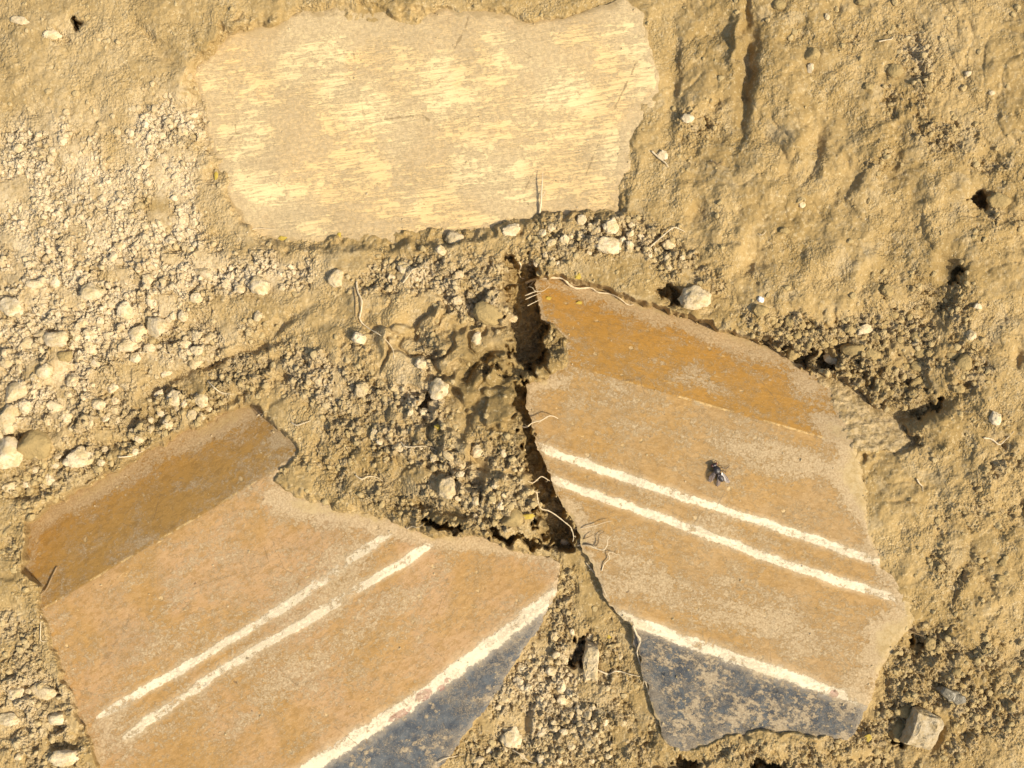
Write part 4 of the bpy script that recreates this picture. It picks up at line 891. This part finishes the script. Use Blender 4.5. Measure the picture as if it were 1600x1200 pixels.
# ------------------------------------------------------------------ rootlets
M_ROOT = mat_flat('pale_root', (0.70, 0.56, 0.34), .6, .3, .25, 5); M_TWIG = mat_flat('brown_root', (0.30, 0.20, 0.09), .7, .3, .3, 5)
def tube(paths, origin):
    bm = bmesh.new(); N = 7
    for pts, r0, r1 in paths:
        pts = [Vector(p) for p in pts]; out = []
        for i in range(len(pts) - 1):          # Catmull-Rom
            p0 = pts[max(i - 1, 0)]; p1 = pts[i]; p2 = pts[i + 1]; p3 = pts[min(i + 2, len(pts) - 1)]
            for k in range(5):
                t = k / 5; out.append(.5 * ((2 * p1) + (p2 - p0) * t + (2 * p0 - 5 * p1 + 4 * p2 - p3) * t * t + (-p0 + 3 * p1 - 3 * p2 + p3) * t ** 3))
        out.append(pts[-1]); n = len(out); prev = None
        for i, p in enumerate(out):
            d = (out[min(i + 1, n - 1)] - out[max(i - 1, 0)]).normalized(); a = d.orthogonal().normalized() if abs(d.z) > .95 else d.cross(Vector((0, 0, 1))).normalized(); b = d.cross(a)
            f_ = i / (n - 1); r = .82 * (r0 + (r1 * .55 - r0) * f_ ** 1.3) * PX * (1 + .30 * math.sin(i * 1.7 + r0 * 9) * rnd.random())
            ring = [bm.verts.new(p - origin + (a * math.cos(q * 6.2832 / N) + b * math.sin(q * 6.2832 / N)) * r) for q in range(N)]
            if prev:
                for q in range(N): bm.faces.new((prev[q], prev[(q + 1) % N], ring[(q + 1) % N], ring[q]))
            else: bm.faces.new(ring)
            prev = ring
        bm.faces.new(prev)
    bmesh.ops.recalc_face_normals(bm, faces=bm.faces)
    for f in bm.faces: f.smooth = True
    me = bpy.data.meshes.new('rootlet'); bm.to_mesh(me); bm.free(); return me
def rootlet(label, pts, r0, r1, mat=None, lifts=None, side=None, z=None):
    P = []
    for i, p in enumerate(pts):
        l = (lifts[i] if lifts else 2.5)
        P.append(pt(p[0], p[1], l, z))
    paths = [(P, r0, r1)]
    for i in range(1, len(P) - 1):                 # fine hairs along the root
        if rnd.random() < .55:
            e1 = P[i] + Vector((rnd.uniform(-5, 5), rnd.uniform(-5, 5), rnd.uniform(-1, 1))) * PX; e2 = e1 + Vector((rnd.uniform(-4, 4), rnd.uniform(-4, 4), -2)) * PX
            paths.append(([P[i], e1, e2], r1 * .45 + .1, .25))
    for s in (side or []): paths.append(([pt(p[0], p[1], p[2], z) for p in s], r1 * .9 + .1, .35))
    o = link('rootlet', tube(paths, P[0]), mat or M_ROOT); o.location = P[0]; tag(o, label, 'root', 'rootlets in the earth'); return o
rootlet('long cream rootlet arching along the top of the right slab', [(822,442),(832,438),(850,435),(868,434),(880,436),(890,446),(902,451),(922,450),(934,457),(950,459),(966,465),(980,476),(990,476)], 3.0, 1.5,
        lifts=[2,8,10,8,7,6,5,5,5,5,4,3,1], side=[[(838,437,6),(828,446,4),(822,452,0)]])
rootlet('pale rootlet hooking down at the head of the crevice', [(811,409),(814,416),(811,425),(813,433),(820,436)], 1.6, 1.0, lifts=[2,4,5,4,3])
rootlet('upper wisp of root hairs in the mouth of the crevice', [(820,462),(836,456),(848,455),(858,448)], 1.1, .6, lifts=[0,2,4,7], z=-20, side=[[(836,456,2),(832,450,3),(826,448,3)]])
rootlet('middle wisp of root hairs in the mouth of the crevice', [(821,468),(832,463),(845,458)], 1.0, .6, z=-20)
rootlet('lower wisp of root hairs in the mouth of the crevice', [(824,478),(834,473),(844,468)], 1.0, .6, z=-20)
rootlet('wavy pale rootlet reaching over the slab above its upper white stripe', [(797,661),(806,658),(812,664),(822,667),(832,660),(846,656),(856,650),(864,650),(872,654)], 1.9, 1.1,
        lifts=[1,3,6,8,9,12,11,8,4], z=2, side=[[(812,664,6),(808,668,3),(810,671,0)]])
rootlet('pale rootlet looping at the lower crevice', [(822,750),(832,754),(840,748),(846,744),(854,748),(860,752)], 1.4, .9, lifts=[2,4,6,6,3,0], z=-8)
rootlet('long thin rootlet running down the crevice to the slab tip', [(820,758),(828,766),(838,769),(840,782),(845,794),(856,797),(868,804),(882,815),(892,824),(896,838),(895,846)], 1.7, 1.3, lifts=[2,4,6,6,5,5,5,5,5,3,0], z=-8)
rootlet('straight fine root hair pointing right from the tuft', [(898,826),(912,824),(930,820),(945,815),(956,813)], 1.1, .6, lifts=[1,3,6,8,8])
rootlet('curled rootlet of the tuft with its shadow on the slab', [(902,852),(918,851),(932,856),(942,857),(947,850),(948,842),(954,836)], 1.5, .8, lifts=[1,5,9,12,14,14,12])
rootlet('short brown rootlet of the tuft pointing up', [(902,850),(910,842),(920,838),(930,832)], 1.3, .7, M_TWIG, lifts=[1,4,6,6])
rootlet('dark bent twiglet of the tuft', [(905,851),(918,850),(930,853),(935,846),(934,838),(942,830)], 1.4, .7, M_TWIG, lifts=[1,3,4,5,5,4])
rootlet('squiggly rootlet on the slab right of the tuft', [(940,892),(944,880),(952,872),(950,864),(956,862),(964,866),(966,858)], 1.1, .6, lifts=[1,3,5,6,6,6,4])
rootlet('fine root along the upper edge between slab and wedge', [(915,878),(925,890),(935,903),(942,918),(948,932)], 1.2, .8)
rootlet('forked root bundle on the edge of the dark band', [(988,975),(994,990),(999,1000),(995,1015),(998,1030),(1003,1045),(1006,1060),(1004,1070)], 2.0, 1.2, lifts=[6,6,6,5,5,4,3,2],
        side=[[(994,990,6),(1000,996,7),(998,1008,6),(992,1022,3)],[(1003,1045,4),(1008,1064,4),(1012,1080,3),(1010,1094,1)]])
rootlet('pale thread lying across the earth wedge', [(932,1046),(944,1051),(952,1054),(960,1048),(972,1050),(984,1053),(1000,1056)], 1.7, 1.1, lifts=[3,4,3,4,3,3,2])
rootlet('dark root skirting the wedge beside the dark band', [(950,940),(962,952),(972,962),(985,975),(992,990)], 1.5, 1.0, M_TWIG)
rootlet('long pale rootlet bending down the gentle slope', [(557,440),(559,455),(566,470),(565,485),(563,500),(575,512),(592,522),(604,532),(614,546),(616,562)], 1.7, 1.1, lifts=[2,4,5,4,5,5,4,5,5,2])
rootlet('thin dark rootlet beside the upper part of the long pale one', [(553,450),(556,470),(556,490),(560,505)], 1.0, .8, M_TWIG)
rootlet('short pale rootlet crossing the bright clod', [(630,442),(638,432),(645,424),(652,420)], 1.6, .9, lifts=[3,6,5,2])
rootlet('pale rootlet lying on the crumbs of the mound', [(626,690),(634,697),(645,698),(660,697),(674,700),(684,706)], 1.4, .9, lifts=[3,4,4,4,4,2])
rootlet('pale rootlet along the facet rim of the lower left slab', [(186,714),(200,713),(214,710),(226,704),(236,697)], 1.6, .8, lifts=[2,3,4,4,2])
rootlet('straw coloured rootlet in the fissure above the facet', [(326,596),(338,606),(347,613),(362,616)], 1.5, .8, lifts=[2,4,4,2])
rootlet('white rootlet right of the facet corner', [(456,660),(464,664),(476,661),(486,657)], 1.6, .8, lifts=[1,3,4,2])
rootlet('tiny pale root curl near the facet corner', [(402,650),(408,646),(412,648),(406,653)], 1.4, .8, lifts=[1,3,3,1])
rootlet('dark stem hanging at the left tip of the lower left slab', [(82,888),(76,905),(70,922),(60,934),(58,955),(60,975),(62,1000)], 1.9, 1.3, M_TWIG, lifts=[-17,-10,-4,3,9,13,12], z=-20)
rootlet('pale thread below the dark stem', [(66,960),(64,980),(64,1000),(72,1003)], 1.2, .8, lifts=[4,4,4,2])
rootlet('dry twig standing on the lower rim of the cream slab', [(843,334),(845,318),(846,300),(847,285),(848,270)], 2.2, .8, None, lifts=[3,6,8,10,10], side=[[(846,310,7),(850,304,8),(852,298,7)]])
rootlet('pale straw by the lower left corner of the cream slab', [(386,364),(396,358),(412,357),(430,359)], 1.2, .7)
rootlet('white forked rootlet beside the right end of the ridge', [(1010,392),(1022,380),(1034,370),(1050,357),(1060,358),(1070,362)], 1.7, 1.2, lifts=[2,4,5,6,5,2])
rootlet('pale root scrap under the white angular stone', [(1018,236),(1028,246),(1040,256),(1044,262)], 1.9, 1.0, lifts=[2,4,4,2])
rootlet('pale curved rootlet in the upper right earth', [(1372,66),(1382,64),(1392,62),(1397,56)], 1.5, .8, lifts=[2,3,3,1])
rootlet('white wavy rootlet near the right border', [(1536,684),(1548,686),(1556,692),(1562,694),(1572,686),(1584,674)], 1.8, 1.0, lifts=[2,3,4,4,3,2])
rootlet('short white rootlet below the white faced clod', [(1432,748),(1436,755),(1441,760),(1442,768)], 1.7, 1.0, lifts=[2,3,3,2])
rootlet('brown hairlike root on the footmark earth', [(1108,254),(1116,253),(1122,258),(1128,254),(1132,252)], .9, .6, M_TWIG)
rootlet('fine thread at the lower rim of the cream slab', [(1185,1106-740),(1190,368),(1196,362)], .9, .6)
rootlet('tangled rootlet at the foot of the gentle slope', [(556,742),(566,748),(576,744),(588,746),(598,752)], 1.5, .8, lifts=[2,4,4,4,2])
rootlet('short rootlet end over the slab by the mound foot', [(636,826),(644,822),(652,824),(660,820)], 1.4, .8, lifts=[2,4,4,2])
rootlet('dark hair on the dark band near its lower rim', [(1148,1148),(1156,1152),(1156,1160),(1152,1168)], 1.2, .8, M_TWIG)
rootlet('pale thread across the bottom wedge', [(684,1190),(696,1184),(712,1182),(726,1178)], 1.2, .8)
rootlet('yellowish rootlet by the bottom border of the wedge', [(800,1170),(812,1176),(826,1188),(838,1192)], 1.3, .8)
rootlet('stiff dark hairs at the slab corner near the dark brown clod', [(1420,985),(1432,990),(1446,995),(1454,996)], 1.0, .7, M_TWIG, lifts=[3,6,6,3], side=[[(1428,988,5),(1438,984,6),(1446,978,4)]])

# yellow lichen flecks
M_YEL = mat_flat('yellow_lichen', (0.50, 0.36, 0.06), .8, .2, .3, 4)
def fleck(u, v, ru, rv, label):
    co, f = rock_shape(2, int(u * 7 + v), 3, .5, .35)
    o = link('lichen_fleck', mesh_np('lichen_fleck', co, f, None, False), M_YEL); p = pt(u, v, .8); o.location = p; o.scale = (ru * PX, rv * PX, min(ru, rv) * PX)
    tag(o, label, 'lichen', 'yellow flecks')
for a in [(826,806,9,5,'yellow fleck on the nodule at the foot of the mound'),(857,466,5,3,'yellow fleck on the top left of the right slab'),(903,432,5,5,'yellow fleck in a small hole above the right slab'),
          (441,372,7,4,'bright yellow fleck under the cream slab, left'),(530,368,4,5,'small yellow fleck under the cream slab, right'),(338,274,3,7,'yellow streak at the left rim of the cream slab'),
          (1354,1150,5,6,'yellow fleck beside the dark band corner'),(905,473,5,3,'second yellow fleck on the facet of the right slab'),(952,994,4,4,'yellow fleck in the wedge by the roots'),(683,668,5,5,'yellow fleck below the bright triangular clod')]:
    fleck(*a)

# ------------------------------------------------------------------ the fly
M_FLY = mat_flat('black_fly', (0.030, 0.022, 0.018), .35, .6, .2, 3); M_EYE = mat_flat('fly_eye', (0.10, 0.025, 0.015), .3, .6, .2, 3)
wb = NB('fly_wing'); wb.done((0.20, 0.15, 0.12), .3, None, .9); wb.bsdf.inputs['Alpha'].default_value = .55; M_WING = wb.m
fu, fv = 1122.0, 737.0
fz = surf(fu, fv)[0]; fk = (CAMH - fz) / CAMH
fly = empty('fly', ((fu - 800) * fk * PX, (600 - fv) * fk * PX, fz * PX), 'black fly with glassy wings resting on the orange slab', 'fly')
def L(u, v, z): return Vector(((u - fu) * PX, (fv - v) * PX, z * PX))
def ell(name, c, r, ang, mat, seed=1, parent=None):
    co, f = ico(3); co = co.copy()
    for i in range(len(co)): co[i] *= 1 + .05 * mn.noise(Vector(co[i]) * 3 + Vector((seed, 0, 0)))
    co[:, 1] *= 1; co = co * np.array(r) * PX
    o = link(name, mesh_np(name, co, f), mat, parent or fly); o.location = c; o.rotation_euler = (0, 0, math.radians(ang)); return o
ell('thorax', L(1118.5, 734, 7.5), (6.2, 7.2, 5.2), 25, M_FLY, 2)
ell('abdomen', L(1124.5, 745, 6.0), (5.2, 8.6, 4.4), 28, M_FLY, 3)
hd = ell('head', L(1114.5, 726, 6.5), (5.0, 3.6, 4.0), 25, M_FLY, 4)
for sx in (-1, 1):
    e = ell('eye', Vector((sx * 3.2 * PX, .6 * PX, .9 * PX)), (2.3, 2.5, 2.8), 0, M_EYE, 5, hd)
def wing(pts, z0, z1):
    bm = bmesh.new(); n = len(pts)
    top = [bm.verts.new(L(u, v, z0 + (z1 - z0) * t)) for (u, v, t) in pts]; bot = [bm.verts.new(p.co - Vector((0, 0, .35 * PX))) for p in top]
    bm.faces.new(top); bm.faces.new(bot[::-1])
    for i in range(n): bm.faces.new((top[i], bot[i], bot[(i + 1) % n], top[(i + 1) % n]))
    bmesh.ops.recalc_face_normals(bm, faces=bm.faces)
    me = bpy.data.meshes.new('wing'); bm.to_mesh(me); bm.free(); w = link('wing', me, M_WING, fly)
    v = tube([([L(*pts[0][:2], z0 + .5), L((pts[0][0] + pts[n // 2][0]) / 2, (pts[0][1] + pts[n // 2][1]) / 2, (z0 + z1) / 2 + .5), L(*pts[n // 2][:2], z1 + .4)], .35, .2), ([L(*pts[0][:2], z0 + .5), L(pts[2][0], pts[2][1], (z0 + z1) / 2 + .5), L(*pts[n // 2][:2], z1 + .4)], .4, .2)], Vector((0, 0, 0)))
    link('wing_vein', v, M_FLY, w)
wing([(1114,736,0),(1109,740,.3),(1106,746,.6),(1106,752,.9),(1109,754,1),(1113,751,.8),(1116,744,.4),(1117,738,0)], 10, 3)
wing([(1126,736,0),(1131,740,.3),(1136,746,.6),(1140,752,.95),(1139,755,1),(1134,754,.9),(1129,748,.5),(1125,741,.1)], 11, 4)
wing([(1120,741,0),(1119,748,.4),(1118,756,.8),(1120,761,1),(1124,758,.9),(1126,750,.5),(1124,742,.1)], 11, 3)
for pts in ([(1122,731,5),(1127,730,9),(1132,731,8),(1136,730,4),(1141,727,.6)], [(1123,735,5),(1129,735,9),(1133,738,5),(1134,733,3),(1139,729,.6)], [(1120,728,5),(1122,724,7),(1121,720,.6)],
            [(1116,724,5),(1118,721,6),(1117,718,.6)], [(1114,734,5),(1110,735,7),(1106,736,.6)], [(1115,738,5),(1110,742,8),(1104,745,.6)]):
    link('leg', tube([([L(*p) for p in pts], .75, .4)], Vector((0, 0, 0))), M_FLY, fly)

fly.scale = (.98, .98, .98)
